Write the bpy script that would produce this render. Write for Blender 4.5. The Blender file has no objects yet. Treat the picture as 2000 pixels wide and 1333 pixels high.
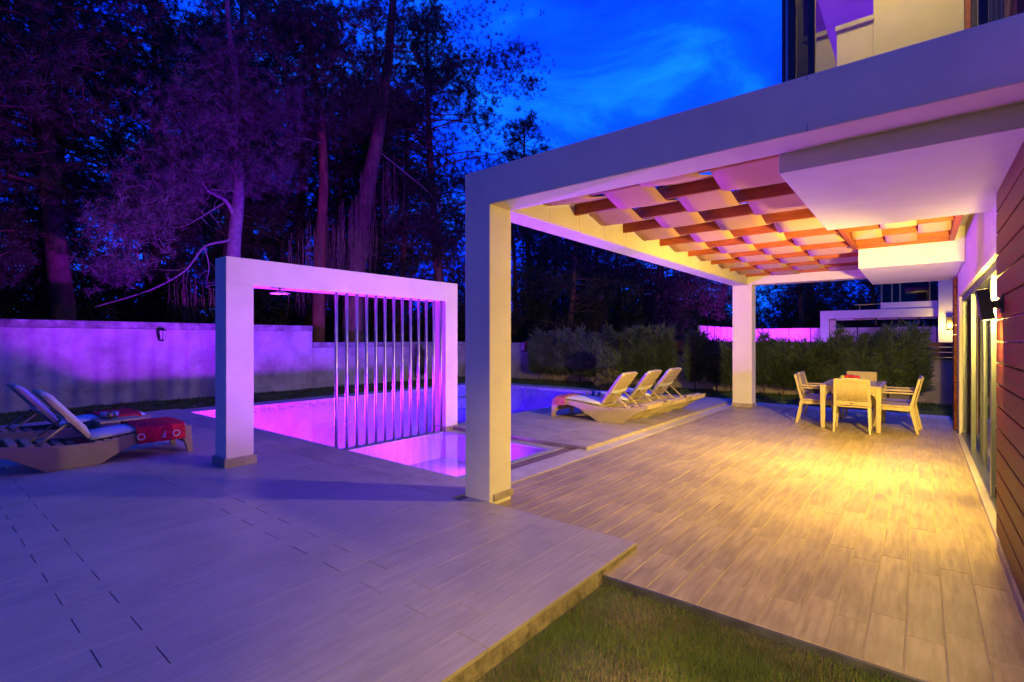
import bpy, bmesh, math, random
import numpy as np
from mathutils import Vector, Matrix
R = math.radians
random.seed(7)
rng = np.random.default_rng(7)
S = bpy.context.scene
COL = S.collection

# ------------------------------------------------------------------ camera
F_PX, YAW, HOR, CAMZ = 981.0, R(39.15), 664.2, 1.52
cam_d = bpy.data.cameras.new('camera')
cam_d.sensor_width = 36.0
cam_d.lens = 36.0 * F_PX / 2000.0
cam_d.shift_y = (HOR - 666.5) / 2000.0
cam_d.clip_start = 0.05
cam_d.clip_end = 2000
cam = bpy.data.objects.new('camera', cam_d)
cam.location = (0, 0, CAMZ)
cam.rotation_euler = (R(90), 0, YAW)
COL.objects.link(cam)
S.camera = cam

# ------------------------------------------------------------------ view / render
S.view_settings.view_transform = 'Standard'
S.view_settings.look = 'None'
S.view_settings.exposure = 0.0
S.view_settings.gamma = 1.0
S.cycles.use_denoising = True
S.cycles.max_bounces = 7
S.cycles.diffuse_bounces = 3
S.cycles.glossy_bounces = 3
S.cycles.transmission_bounces = 4
S.cycles.transparent_max_bounces = 10
S.cycles.caustics_reflective = False
S.cycles.caustics_refractive = False
S.cycles.sample_clamp_indirect = 4.0

# ------------------------------------------------------------------ world (dusk sky with thin cloud)
SKY_STRENGTH = 0.15
W = bpy.data.worlds.new('World')
S.world = W
W.use_nodes = True
nt = W.node_tree
nt.nodes.clear()
def wn(t, **k):
    n = nt.nodes.new(t)
    for a, b in k.items(): setattr(n, a, b)
    return n
sky = wn('ShaderNodeTexSky', sky_type='NISHITA', sun_disc=False, sun_elevation=R(-2.0), sun_rotation=R(205), altitude=50, air_density=1.0, dust_density=0.3, ozone_density=4.0)
bw = wn('ShaderNodeRGBToBW')
tc = wn('ShaderNodeTexCoord')
mp = wn('ShaderNodeMapping'); mp.inputs['Scale'].default_value = (1.0, 1.0, 2.2)
no = wn('ShaderNodeTexNoise'); no.inputs['Scale'].default_value = 2.6; no.inputs['Detail'].default_value = 7; no.inputs['Roughness'].default_value = 0.58; no.inputs['Distortion'].default_value = 0.6
rp = wn('ShaderNodeValToRGB')
rp.color_ramp.elements[0].position = 0.36; rp.color_ramp.elements[0].color = (0.001, 0.022, 0.95, 1)
rp.color_ramp.elements[1].position = 0.72; rp.color_ramp.elements[1].color = (0.004, 0.18, 1.30, 1)
e = rp.color_ramp.elements.new(0.52); e.color = (0.001, 0.055, 1.1, 1)
# flatten the twilight sky's own brightness so the blue of the cloud ramp carries it
ma = wn('ShaderNodeMath', operation='MULTIPLY_ADD'); ma.inputs[1].default_value = 4.0; ma.inputs[2].default_value = 8.8
dt = wn('ShaderNodeVectorMath', operation='DOT_PRODUCT'); dt.inputs[1].default_value = (-0.62, 0.77, 0.12)
gr = wn('ShaderNodeMapRange', interpolation_type='SMOOTHSTEP'); gr.inputs[1].default_value = -1.0; gr.inputs[2].default_value = 1.0; gr.inputs[3].default_value = 0.30; gr.inputs[4].default_value = 1.45
m2 = wn('ShaderNodeMath', operation='MULTIPLY')
mx = wn('ShaderNodeMix', data_type='RGBA', blend_type='MULTIPLY'); mx.inputs['Factor'].default_value = 1.0
bg = wn('ShaderNodeBackground'); bg.inputs['Strength'].default_value = SKY_STRENGTH
ow = wn('ShaderNodeOutputWorld')
L = nt.links.new
L(tc.outputs['Generated'], mp.inputs['Vector']); L(mp.outputs['Vector'], no.inputs['Vector'])
L(no.outputs['Fac'], rp.inputs['Fac'])
L(sky.outputs['Color'], bw.inputs['Color']); L(bw.outputs['Val'], ma.inputs[0])
L(rp.outputs['Color'], mx.inputs['A'])
L(tc.outputs['Generated'], dt.inputs[0]); L(dt.outputs['Value'], gr.inputs[0]); L(ma.outputs['Value'], m2.inputs[0]); L(gr.outputs[0], m2.inputs[1]); L(m2.outputs[0], mx.inputs['B'])
L(mx.outputs['Result'], bg.inputs['Color']); L(bg.outputs['Background'], ow.inputs['Surface'])

# light levels (watts) and colours of the place's lamps
WARM = (1.0, 0.67, 0.11)
VIOLET = (0.36, 0.012, 1.0)
PINK = (0.27, 0.014, 1.0)
BLUE = (0.012, 0.002, 1.0)
LAMP_DOWN, LAMP_UP, DOOR_W, FLOOD_W, WEST_W = 150.0, 90.0, 40.0, 1750.0, 780.0
NEAR_DOWN, NEAR_UP = 1050.0, 42.0
POOL_W, NOOK_W, BLUE_W = 9500.0, 1350.0, 3200.0

# ------------------------------------------------------------------ pixel helpers (direction only; distance from a plane the thing stands on)
_F = (-math.sin(YAW), math.cos(YAW)); _R = (math.cos(YAW), math.sin(YAW))
def ray(u, v):
    a = (u - 1000.0) / F_PX
    return (_F[0] + _R[0] * a, _F[1] + _R[1] * a, (HOR - v) / F_PX)
def on_x(u, v, X):
    d = ray(u, v); t = X / d[0]; return Vector((X, d[1] * t, CAMZ + d[2] * t))
def on_y(u, v, Y):
    d = ray(u, v); t = Y / d[1]; return Vector((d[0] * t, Y, CAMZ + d[2] * t))

# ------------------------------------------------------------------ materials
def mat(name):
    m = bpy.data.materials.new(name); m.use_nodes = True
    n = m.node_tree.nodes; n.clear()
    o = n.new('ShaderNodeOutputMaterial'); p = n.new('ShaderNodeBsdfPrincipled')
    m.node_tree.links.new(p.outputs[0], o.inputs[0])
    return m, n, m.node_tree.links.new, p
def rgba(c, k=1.0): return (c[0] * k, c[1] * k, c[2] * k, 1)

def surf(name, col, rough=0.6, var=0.15, scale=4.0, bump=0.0, bscale=60.0, metal=0.0, stretch=(1, 1, 1), coord='Object', detail=6, rnd=0.0, spec=0.5, col2=None, stain=0.0):
    """principled with noise-broken colour, roughness and fine bump"""
    m, n, L, p = mat(name)
    tcn = n.new('ShaderNodeTexCoord'); mpn = n.new('ShaderNodeMapping'); mpn.inputs['Scale'].default_value = stretch
    src = tcn.outputs['Object']
    if coord == 'World':
        g = n.new('ShaderNodeNewGeometry'); src = g.outputs['Position']
    oi = n.new('ShaderNodeObjectInfo')
    L(src, mpn.inputs['Vector'])
    vec = mpn.outputs['Vector']
    if rnd > 0:
        cx = n.new('ShaderNodeVectorMath'); cx.operation = 'ADD'
        mm = n.new('ShaderNodeMath'); mm.operation = 'MULTIPLY'; mm.inputs[1].default_value = 37.0
        L(oi.outputs['Random'], mm.inputs[0]); L(vec, cx.inputs[0]); L(mm.outputs[0], cx.inputs[1]); vec = cx.outputs[0]
    nz = n.new('ShaderNodeTexNoise'); nz.inputs['Scale'].default_value = scale; nz.inputs['Detail'].default_value = detail; nz.inputs['Roughness'].default_value = 0.6
    L(vec, nz.inputs['Vector'])
    cr = n.new('ShaderNodeValToRGB')
    c2 = col2 if col2 else tuple(x * (1 - 2.2 * var) for x in col)
    cr.color_ramp.elements[0].position = 0.3; cr.color_ramp.elements[0].color = rgba(c2)
    cr.color_ramp.elements[1].position = 0.68; cr.color_ramp.elements[1].color = rgba(col, 1 + var * 0.6)
    L(nz.outputs['Fac'], cr.inputs['Fac'])
    out = cr.outputs['Color']
    if stain > 0:
        n3 = n.new('ShaderNodeTexNoise'); n3.inputs['Scale'].default_value = 1.3; n3.inputs['Detail'].default_value = 8; n3.inputs['Roughness'].default_value = 0.7
        L(src, n3.inputs['Vector'])
        r3 = n.new('ShaderNodeMapRange'); r3.inputs[1].default_value = 0.45; r3.inputs[2].default_value = 0.75; r3.inputs[3].default_value = 1.0; r3.inputs[4].default_value = 1.0 - stain
        L(n3.outputs['Fac'], r3.inputs[0])
        m3 = n.new('ShaderNodeMix'); m3.data_type = 'RGBA'; m3.blend_type = 'MULTIPLY'; m3.inputs['Factor'].default_value = 1.0
        L(out, m3.inputs['A']); L(r3.outputs[0], m3.inputs['B']); out = m3.outputs['Result']
    if rnd > 0:
        mr = n.new('ShaderNodeMapRange'); mr.inputs[3].default_value = 1 - rnd; mr.inputs[4].default_value = 1 + rnd
        L(oi.outputs['Random'], mr.inputs[0])
        mm2 = n.new('ShaderNodeMix'); mm2.data_type = 'RGBA'; mm2.blend_type = 'MULTIPLY'; mm2.inputs['Factor'].default_value = 1.0
        L(out, mm2.inputs['A']); L(mr.outputs[0], mm2.inputs['B']); out = mm2.outputs['Result']
    L(out, p.inputs['Base Color'])
    rr = n.new('ShaderNodeMapRange'); rr.inputs[3].default_value = max(0.02, rough - 0.1); rr.inputs[4].default_value = min(1, rough + 0.12)
    L(nz.outputs['Fac'], rr.inputs[0]); L(rr.outputs[0], p.inputs['Roughness'])
    p.inputs['Metallic'].default_value = metal
    p.inputs['Specular IOR Level'].default_value = spec
    if bump > 0:
        n2 = n.new('ShaderNodeTexNoise'); n2.inputs['Scale'].default_value = bscale; n2.inputs['Detail'].default_value = 4
        L(vec, n2.inputs['Vector'])
        b = n.new('ShaderNodeBump'); b.inputs['Strength'].default_value = bump; b.inputs['Distance'].default_value = 0.01
        L(n2.outputs['Fac'], b.inputs['Height']); L(b.outputs['Normal'], p.inputs['Normal'])
    return m

def leaf(name, col, var=0.35, trans=0.25, rough=0.6):
    m, n, L, p = mat(name)
    oi = n.new('ShaderNodeObjectInfo'); g = n.new('ShaderNodeNewGeometry')
    nz = n.new('ShaderNodeTexNoise'); nz.inputs['Scale'].default_value = 1.7; nz.inputs['Detail'].default_value = 5
    L(g.outputs['Position'], nz.inputs['Vector'])
    cr = n.new('ShaderNodeValToRGB')
    cr.color_ramp.elements[0].position = 0.3; cr.color_ramp.elements[0].color = rgba(col, 1 - var)
    cr.color_ramp.elements[1].position = 0.7; cr.color_ramp.elements[1].color = rgba(col, 1 + var)
    L(nz.outputs['Fac'], cr.inputs['Fac']); L(cr.outputs['Color'], p.inputs['Base Color'])
    p.inputs['Roughness'].default_value = rough
    p.inputs['Specular IOR Level'].default_value = 0.25
    tr = n.new('ShaderNodeBsdfTranslucent'); mxs = n.new('ShaderNodeMixShader'); mxs.inputs[0].default_value = trans
    L(cr.outputs['Color'], tr.inputs['Color'])
    o = [x for x in n if x.type == 'OUTPUT_MATERIAL'][0]
    L(p.outputs[0], mxs.inputs[1]); L(tr.outputs[0], mxs.inputs[2]); L(mxs.outputs[0], o.inputs[0])
    return m

def emit(name, col, s):
    m, n, L, p = mat(name)
    p.inputs['Base Color'].default_value = rgba((0.8, 0.8, 0.8))
    p.inputs['Emission Color'].default_value = rgba(col); p.inputs['Emission Strength'].default_value = s
    return m

def glass(name, tint=(0.9, 0.95, 0.93), ior=1.5, wave=0.0, wscale=3.0, rough=0.0):
    """thin sheet: clear pass-through plus fresnel mirror"""
    m, n, L, p = mat(name)
    n.remove(p)
    o = [x for x in n if x.type == 'OUTPUT_MATERIAL'][0]
    t = n.new('ShaderNodeBsdfTransparent'); t.inputs[0].default_value = rgba(tint)
    gl = n.new('ShaderNodeBsdfGlossy'); gl.inputs['Roughness'].default_value = rough
    fr = n.new('ShaderNodeLayerWeight'); fr.inputs['Blend'].default_value = 0.5
    f0 = ((ior - 1) / (ior + 1)) ** 2
    pw = n.new('ShaderNodeMath'); pw.operation = 'POWER'; pw.inputs[1].default_value = 5.0
    sc = n.new('ShaderNodeMath'); sc.operation = 'MULTIPLY_ADD'; sc.inputs[1].default_value = 1 - f0; sc.inputs[2].default_value = f0
    L(fr.outputs['Facing'], pw.inputs[0]); L(pw.outputs[0], sc.inputs[0])
    mxs = n.new('ShaderNodeMixShader')
    L(sc.outputs[0], mxs.inputs[0]); L(t.outputs[0], mxs.inputs[1]); L(gl.outputs[0], mxs.inputs[2]); L(mxs.outputs[0], o.inputs[0])
    if wave > 0:
        g = n.new('ShaderNodeNewGeometry'); nz = n.new('ShaderNodeTexNoise'); nz.inputs['Scale'].default_value = wscale; nz.inputs['Detail'].default_value = 2
        b = n.new('ShaderNodeBump'); b.inputs['Strength'].default_value = wave; b.inputs['Distance'].default_value = 0.02
        L(g.outputs['Position'], nz.inputs['Vector']); L(nz.outputs['Fac'], b.inputs['Height']); L(b.outputs['Normal'], gl.inputs['Normal']); L(b.outputs['Normal'], fr.inputs['Normal'])
    return m

def mosaic(name, c1, c2, size=0.035, mort=(0.36, 0.37, 0.4)):
    m, n, L, p = mat(name)
    g = n.new('ShaderNodeNewGeometry'); br = n.new('ShaderNodeTexBrick')
    vm = n.new('ShaderNodeVectorMath'); vm.operation = 'ADD'
    sw = n.new('ShaderNodeSeparateXYZ'); cb = n.new('ShaderNodeCombineXYZ'); ad = n.new('ShaderNodeMath'); ad.operation = 'ADD'
    ad2 = n.new('ShaderNodeMath'); ad2.operation = 'ADD'
    L(g.outputs['Position'], sw.inputs[0]); L(sw.outputs['X'], ad.inputs[0]); L(sw.outputs['Z'], ad.inputs[1])
    L(sw.outputs['Y'], ad2.inputs[0]); L(sw.outputs['Z'], ad2.inputs[1])
    L(ad.outputs[0], cb.inputs['X']); L(ad2.outputs[0], cb.inputs['Y']); L(cb.outputs[0], br.inputs['Vector'])
    br.offset = 0.0; br.inputs['Scale'].default_value = 1.0; br.inputs['Brick Width'].default_value = size; br.inputs['Row Height'].default_value = size
    br.inputs['Mortar Size'].default_value = size * 0.06; br.inputs['Color1'].default_value = rgba(c1); br.inputs['Color2'].default_value = rgba(c2); br.inputs['Mortar'].default_value = rgba(mort)
    L(br.outputs['Color'], p.inputs['Base Color']); p.inputs['Roughness'].default_value = 0.25
    return m

def rattan(name, col, axis='X', freq=90.0):
    m, n, L, p = mat(name)
    tcn = n.new('ShaderNodeTexCoord'); wv = n.new('ShaderNodeTexWave'); wv.bands_direction = axis; wv.inputs['Scale'].default_value = freq / 6.28 * 2; wv.inputs['Distortion'].default_value = 0.3
    nz = n.new('ShaderNodeTexNoise'); nz.inputs['Scale'].default_value = 9
    L(tcn.outputs['Object'], wv.inputs['Vector']); L(tcn.outputs['Object'], nz.inputs['Vector'])
    cr = n.new('ShaderNodeValToRGB'); cr.color_ramp.elements[0].color = rgba(col, 0.8); cr.color_ramp.elements[1].color = rgba(col, 1.08)
    L(nz.outputs['Fac'], cr.inputs['Fac'])
    mm = n.new('ShaderNodeMix'); mm.data_type = 'RGBA'; mm.blend_type = 'MULTIPLY'; mm.inputs['Factor'].default_value = 0.3
    L(cr.outputs['Color'], mm.inputs['A']); L(wv.outputs['Color'], mm.inputs['B']); L(mm.outputs['Result'], p.inputs['Base Color'])
    b = n.new('ShaderNodeBump'); b.inputs['Strength'].default_value = 0.6; b.inputs['Distance'].default_value = 0.004
    L(wv.outputs['Fac'], b.inputs['Height']); L(b.outputs['Normal'], p.inputs['Normal'])
    p.inputs['Roughness'].default_value = 0.5
    return m

M = {}
M['plaster'] = surf('white_plaster', (0.74, 0.68, 0.56), 0.75, 0.05, 1.6, 0.25, 160, coord='World', stain=0.10)
M['soffit'] = surf('rough_white_render', (0.76, 0.74, 0.70), 0.85, 0.04, 3.0, 0.5, 220, coord='World')
M['oldwall'] = surf('stained_render', (0.50, 0.47, 0.43), 0.9, 0.16, 1.1, 0.5, 35, coord='World', stain=0.5, col2=(0.30, 0.28, 0.25))
M['oldcap'] = surf('weathered_cap', (0.36, 0.34, 0.31), 0.95, 0.3, 3.5, 0.7, 40, coord='World', stain=0.6)
M['deck'] = surf('greige_wood_tile', (0.40, 0.345, 0.30), 0.42, 0.09, 3.0, 0.18, 60, stretch=(14, 0.9, 1), rnd=0.03, coord='World', stain=0.22)
M['deckgrout'] = surf('dark_grout', (0.14, 0.12, 0.105), 0.9, 0.2, 8)
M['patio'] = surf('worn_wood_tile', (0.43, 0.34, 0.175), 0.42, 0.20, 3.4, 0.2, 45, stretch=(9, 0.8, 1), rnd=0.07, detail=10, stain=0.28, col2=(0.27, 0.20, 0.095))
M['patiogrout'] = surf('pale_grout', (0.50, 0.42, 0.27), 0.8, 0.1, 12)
M['traver'] = surf('travertine', (0.42, 0.35, 0.29), 0.5, 0.16, 3.0, 0.2, 50, rnd=0.06, stretch=(1, 3, 1), stain=0.2)
M['marble'] = surf('pale_marble_strip', (0.58, 0.52, 0.46), 0.35, 0.10, 5, 0.1, 60, rnd=0.04, stain=0.15)
M['brownstone'] = surf('brown_paving', (0.25, 0.16, 0.10), 0.45, 0.22, 3, 0.2, 40, stretch=(1, 4, 1))
M['skirt'] = surf('beige_stone_skirting', (0.42, 0.35, 0.27), 0.6, 0.2, 9, 0.3, 50, coord='World', stain=0.3)
M['soil'] = surf('soil', (0.055, 0.045, 0.03), 0.95, 0.35, 6, 0.8, 40, coord='World')
M['turf'] = surf('turf_ground', (0.085, 0.095, 0.028), 0.95, 0.4, 3, 0.6, 60, coord='World', col2=(0.06, 0.045, 0.022))
M['blade'] = leaf('grass_blade', (0.12, 0.18, 0.030), 0.55, 0.35)
M['straw'] = leaf('dry_blade', (0.24, 0.19, 0.09), 0.4, 0.3)
M['slabedge'] = surf('rough_concrete_edge', (0.30, 0.25, 0.17), 0.95, 0.3, 14, 0.9, 60, coord='World', stain=0.5)
M['slate'] = surf('dark_metal_edge', (0.06, 0.06, 0.075), 0.45, 0.2, 10)
M['clad'] = surf('red_brown_cladding', (0.15, 0.032, 0.018), 0.5, 0.28, 2.2, 0.25, 30, stretch=(6, 0.8, 12), rnd=0.14, spec=0.2, col2=(0.075, 0.018, 0.008))
M['batten'] = surf('red_stained_batten', (0.40, 0.085, 0.025), 0.45, 0.2, 4, 0.15, 40, stretch=(1, 8, 8), rnd=0.12)
M['fabric'] = surf('cream_canvas', (0.72, 0.43, 0.32), 0.9, 0.05, 2.0, 0.2, 300, spec=0.2)
m_, n_, L_, p_ = M['fabric'], M['fabric'].node_tree.nodes, M['fabric'].node_tree.links.new, None
tr_ = n_.new('ShaderNodeBsdfTranslucent'); tr_.inputs['Color'].default_value = (0.72, 0.43, 0.32, 1); ms_ = n_.new('ShaderNodeMixShader'); ms_.inputs[0].default_value = 0.3
p_ = [x for x in n_ if x.type == 'BSDF_PRINCIPLED'][0]; o_ = [x for x in n_ if x.type == 'OUTPUT_MATERIAL'][0]
L_(p_.outputs[0], ms_.inputs[1]); L_(tr_.outputs[0], ms_.inputs[2]); L_(ms_.outputs[0], o_.inputs[0])
M['steel'] = surf('brushed_steel', (0.46, 0.45, 0.46), 0.42, 0.08, 6, 0.0, metal=1.0)
M['alu'] = surf('grey_aluminium', (0.17, 0.19, 0.185), 0.35, 0.06, 8, metal=0.6)
M['darkalu'] = surf('dark_frame', (0.02, 0.02, 0.022), 0.4, 0.1, 8)
M['black'] = surf('black_metal', (0.018, 0.017, 0.018), 0.42, 0.15, 12)
M['blackmatt'] = surf('unlit_room_black', (0.012, 0.012, 0.014), 0.9, 0.2, 3)  # near-black colour stands in for the darkness of unlit rooms
M['curtain'] = surf('pale_curtain', (0.55, 0.53, 0.47), 0.9, 0.15, 1.0, 0.4, 18, stretch=(1, 22, 0.3))
M['glass'] = glass('window_glass', (0.72, 0.78, 0.76), 1.5)
M['railglass'] = glass('rail_glass', (0.82, 0.86, 0.86), 1.45)
M['smoke'] = glass('smoked_glass', (0.25, 0.27, 0.28), 1.6)
M['water'] = glass('pool_water', (0.93, 0.95, 1.0), 1.33, 0.05, 5.0)
M['tile'] = mosaic('white_pool_mosaic', (0.44, 0.44, 0.46), (0.37, 0.38, 0.42))
M['band'] = mosaic('waterline_mosaic', (0.70, 0.70, 0.75), (0.03, 0.04, 0.10), 0.03)
M['cyan'] = surf('cyan_mosaic', (0.0, 0.55, 0.85), 0.3, 0.3, 30)
M['rattan'] = rattan('beige_plastic_weave', (0.45, 0.35, 0.21), 'X', 260)
M['rattanp'] = surf('beige_moulded_plastic', (0.45, 0.35, 0.21), 0.45, 0.06, 6, 0.1, 120)
M['ratt_z'] = rattan('beige_plastic_ribs', (0.50, 0.40, 0.26), 'Y', 330)
M['glasstop'] = surf('table_top_sheet', (0.52, 0.45, 0.31), 0.16, 0.1, 14, 0.1, 200)
M['cushion'] = surf('white_cushion', (0.62, 0.62, 0.64), 0.9, 0.06, 5, 0.3, 30)
M['towel'] = surf('red_towel', (0.70, 0.03, 0.065), 0.95, 0.18, 20, 0.8, 320, spec=0.1)
M['towelw'] = surf('white_towel_letter', (0.75, 0.72, 0.72), 0.95, 0.05, 20, 0.5, 320)
M['striped'] = surf('pink_towel', (0.60, 0.16, 0.16), 0.95, 0.3, 14, 0.6, 200)
M['bark'] = surf('pine_bark', (0.17, 0.09, 0.065), 0.95, 0.3, 5, 1.0, 14, stretch=(1, 1, 0.25), rnd=0.2)
M['deadwood'] = surf('bare_grey_branch', (0.26, 0.20, 0.20), 0.9, 0.2, 6, 0.5, 30)
M['redbark'] = surf('orange_pine_bark', (0.23, 0.085, 0.045), 0.95, 0.3, 5, 1.0, 14, stretch=(1, 1, 0.25))
M['vine'] = surf('dry_vine', (0.16, 0.11, 0.07), 0.95, 0.3, 5, 0.4, 20)
M['needle'] = leaf('pine_needle', (0.055, 0.060, 0.033), 0.45, 0.2)
M['needle2'] = leaf('pine_needle_grey', (0.11, 0.10, 0.08), 0.4, 0.2)
M['thuja'] = leaf('conifer_spray', (0.11, 0.155, 0.055), 0.5, 0.15)
M['yellowleaf'] = leaf('yellow_green_leaf', (0.16, 0.17, 0.025), 0.45, 0.2)
M['ball'] = leaf('bright_leaf', (0.10, 0.14, 0.03), 0.45, 0.2)
M['orangewood'] = surf('orange_fence_board', (0.26, 0.075, 0.030), 0.6, 0.2, 3, 0.2, 30, stretch=(0.7, 6, 8), rnd=0.15)
M['palewall'] = surf('pale_garden_wall', (0.50, 0.41, 0.34), 0.85, 0.15, 1.5, 0.3, 40, coord='World', stain=0.35)
M['bowl'] = surf('white_bowl', (0.75, 0.74, 0.70), 0.2, 0.02, 5)
M['redfruit'] = surf('red_apple', (0.50, 0.015, 0.02), 0.3, 0.3, 9)
M['greenfruit'] = surf('green_apple', (0.45, 0.50, 0.03), 0.3, 0.2, 9)
M['blueglass'] = surf('blue_cup', (0.03, 0.06, 0.45), 0.15, 0.1, 5)
M['brass'] = surf('brass_rail', (0.55, 0.38, 0.14), 0.3, 0.08, 8, metal=1.0)
M['leafshade'] = surf('leaf_hole_shade', (0.20, 0.11, 0.03), 0.9, 0.12, 9, 0.3, 60)  # dark brown imitates the shade inside the leaf-shaped holes
M['creamwall'] = surf('cream_wall', (0.66, 0.60, 0.46), 0.7, 0.05, 2, 0.1, 100, coord='World')
M['lens_warm'] = emit('warm_lamp_lens', WARM, 2.0)
M['lens_violet'] = emit('violet_lamp_lens', VIOLET, 14.0)
M['lens_blue'] = emit('blue_lamp_lens', BLUE, 8.0)

# ------------------------------------------------------------------ mesh builders
class MB:
    def __init__(s): s.v = []; s.f = []
    def quad(s, a, b, c, d):
        n = len(s.v); s.v += [a, b, c, d]; s.f.append((n, n + 1, n + 2, n + 3)); return s
    def box(s, x0, x1, y0, y1, z0, z1):
        n = len(s.v)
        s.v += [(x0, y0, z0), (x1, y0, z0), (x1, y1, z0), (x0, y1, z0), (x0, y0, z1), (x1, y0, z1), (x1, y1, z1), (x0, y1, z1)]
        s.f += [tuple(n + i for i in q) for q in ((0, 3, 2, 1), (4, 5, 6, 7), (0, 1, 5, 4), (1, 2, 6, 5), (2, 3, 7, 6), (3, 0, 4, 7))]
        return s
    def hexa(s, p):     # 8 corners in box order
        n = len(s.v); s.v += [tuple(q) for q in p]
        s.f += [tuple(n + i for i in q) for q in ((0, 3, 2, 1), (4, 5, 6, 7), (0, 1, 5, 4), (1, 2, 6, 5), (2, 3, 7, 6), (3, 0, 4, 7))]
        return s
    def tube(s, pts, rad, n=8, cap=True):
        pts = [Vector(p) for p in pts]
        if not hasattr(rad, '__len__'): rad = [rad] * len(pts)
        base = len(s.v); up = Vector((0.31, 0.17, 0.93)).normalized()
        for i, p in enumerate(pts):
            t = (pts[min(i + 1, len(pts) - 1)] - pts[max(i - 1, 0)])
            t = t.normalized() if t.length > 1e-9 else Vector((0, 0, 1))
            a = t.cross(up)
            if a.length < 1e-3: a = t.cross(Vector((1, 0, 0)))
            a.normalize(); b = t.cross(a)
            for k in range(n):
                w = 2 * math.pi * k / n
                q = p + (a * math.cos(w) + b * math.sin(w)) * rad[i]; s.v.append(tuple(q))
        for i in range(len(pts) - 1):
            for k in range(n):
                a0 = base + i * n + k; a1 = base + i * n + (k + 1) % n
                s.f.append((a0, a1, a1 + n, a0 + n))
        if cap:
            s.f.append(tuple(base + k for k in range(n - 1, -1, -1))); e = base + (len(pts) - 1) * n
            s.f.append(tuple(e + k for k in range(n)))
        return s
    def lathe(s, prof, n=16, c=(0, 0, 0)):
        base = len(s.v)
        for r, z in prof:
            for k in range(n):
                w = 2 * math.pi * k / n; s.v.append((c[0] + r * math.cos(w), c[1] + r * math.sin(w), c[2] + z))
        for i in range(len(prof) - 1):
            for k in range(n):
                a0 = base + i * n + k; a1 = base + i * n + (k + 1) % n; s.f.append((a0, a1, a1 + n, a0 + n))
        return s
    def prism(s, poly, y0, y1):   # poly in (x,z), extruded along y
        n = len(s.v); k = len(poly)
        s.v += [(x, y0, z) for x, z in poly] + [(x, y1, z) for x, z in poly]
        s.f.append(tuple(n + i for i in range(k))); s.f.append(tuple(n + k + i for i in range(k - 1, -1, -1)))
        for i in range(k):
            j = (i + 1) % k; s.f.append((n + j, n + i, n + k + i, n + k + j))
        return s
    def ball(s, c, r, seg=12, ring=8, sq=(1, 1, 1)):
        prof = [(math.sin(math.pi * i / ring), -math.cos(math.pi * i / ring)) for i in range(ring + 1)]
        base = len(s.v)
        for pr, pz in prof:
            for k in range(seg):
                w = 2 * math.pi * k / seg; s.v.append((c[0] + r * sq[0] * pr * math.cos(w), c[1] + r * sq[1] * pr * math.sin(w), c[2] + r * sq[2] * pz))
        for i in range(ring):
            for k in range(seg):
                a0 = base + i * seg + k; a1 = base + i * seg + (k + 1) % seg; s.f.append((a0, a1, a1 + seg, a0 + seg))
        return s
    def mesh(s, name, m=None, smooth=False):
        me = bpy.data.meshes.new(name); me.from_pydata(s.v, [], s.f)
        bm = bmesh.new(); bm.from_mesh(me); bmesh.ops.recalc_face_normals(bm, faces=bm.faces); bm.to_mesh(me); bm.free()
        if m: me.materials.append(M[m])
        if smooth:
            for p in me.polygons: p.use_smooth = True
        return me
    def build(s, name, m, parent=None, smooth=False, bevel=0.0, seg=2):
        return link(name, s.mesh(name, m, smooth), parent, bevel, seg)

def link(name, me, parent=None, bevel=0.0, seg=2, loc=None):
    o = bpy.data.objects.new(name, me); COL.objects.link(o)
    if parent: o.parent = parent
    if loc: o.location = loc
    if bevel > 0:
        b = o.modifiers.new('bevel', 'BEVEL'); b.width = bevel; b.segments = seg; b.limit_method = 'ANGLE'; b.angle_limit = R(40)
    return o
def tag(o, label, cat, group=None):
    o['label'] = label; o['category'] = cat
    if group: o['group'] = group
    return o
def struct(o): o['kind'] = 'structure'; return o
def thing(name, label, cat, loc=(0, 0, 0), rz=0.0, group=None):
    o = bpy.data.objects.new(name, None); COL.objects.link(o); o.location = loc; o.rotation_euler = (0, 0, rz)
    o.empty_display_size = 0.2
    return tag(o, label, cat, group)
def copy_tree(o, parent=None):
    c = o.copy(); COL.objects.link(c); c.parent = parent
    for ch in list(o.children): copy_tree(ch, c)
    return c
def place(o, loc, rz=0.0, label=None, group=None, sc=None):
    o.location = loc; o.rotation_euler = (0, 0, rz)
    if label: o['label'] = label
    if group: o['group'] = group
    if sc: o.scale = sc
    return o
def np_mesh(name, v, f, m, smooth=False):
    me = bpy.data.meshes.new(name); nf, k = f.shape
    me.vertices.add(len(v)); me.vertices.foreach_set('co', np.ascontiguousarray(v, dtype=np.float32).ravel())
    me.loops.add(nf * k); me.loops.foreach_set('vertex_index', np.ascontiguousarray(f, dtype=np.int32).ravel())
    me.polygons.add(nf); me.polygons.foreach_set('loop_start', np.arange(0, nf * k, k, dtype=np.int32))
    me.update(calc_edges=True); me.validate()
    me.materials.append(M[m])
    return me
def lamp(name, kind, loc, power, col, target=None, size=None, blend=0.3, radius=0.05, parent=None):
    d = bpy.data.lights.new(name, kind); d.energy = power; d.color = col
    if kind == 'SPOT': d.spot_size = R(size or 120); d.spot_blend = blend
    d.shadow_soft_size = radius
    o = bpy.data.objects.new(name, d); COL.objects.link(o); o.location = loc
    if target is not None:
        o.rotation_euler = (Vector(target) - Vector(loc)).to_track_quat('-Z', 'Y').to_euler()
    if parent: o.parent = parent
    return o

# ================================================================== GROUND, POOL, PAVING
PX0, PX1, PXN = -11.70, -6.32, -4.00      # pool west edge, pool east edge, nook east edge
PY0, PY1, PYN = 3.80, 12.80, 5.74         # near edge, far edge, nook far edge
WL = -0.014                               # water level
DZ = 0.05                                 # deck level

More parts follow.
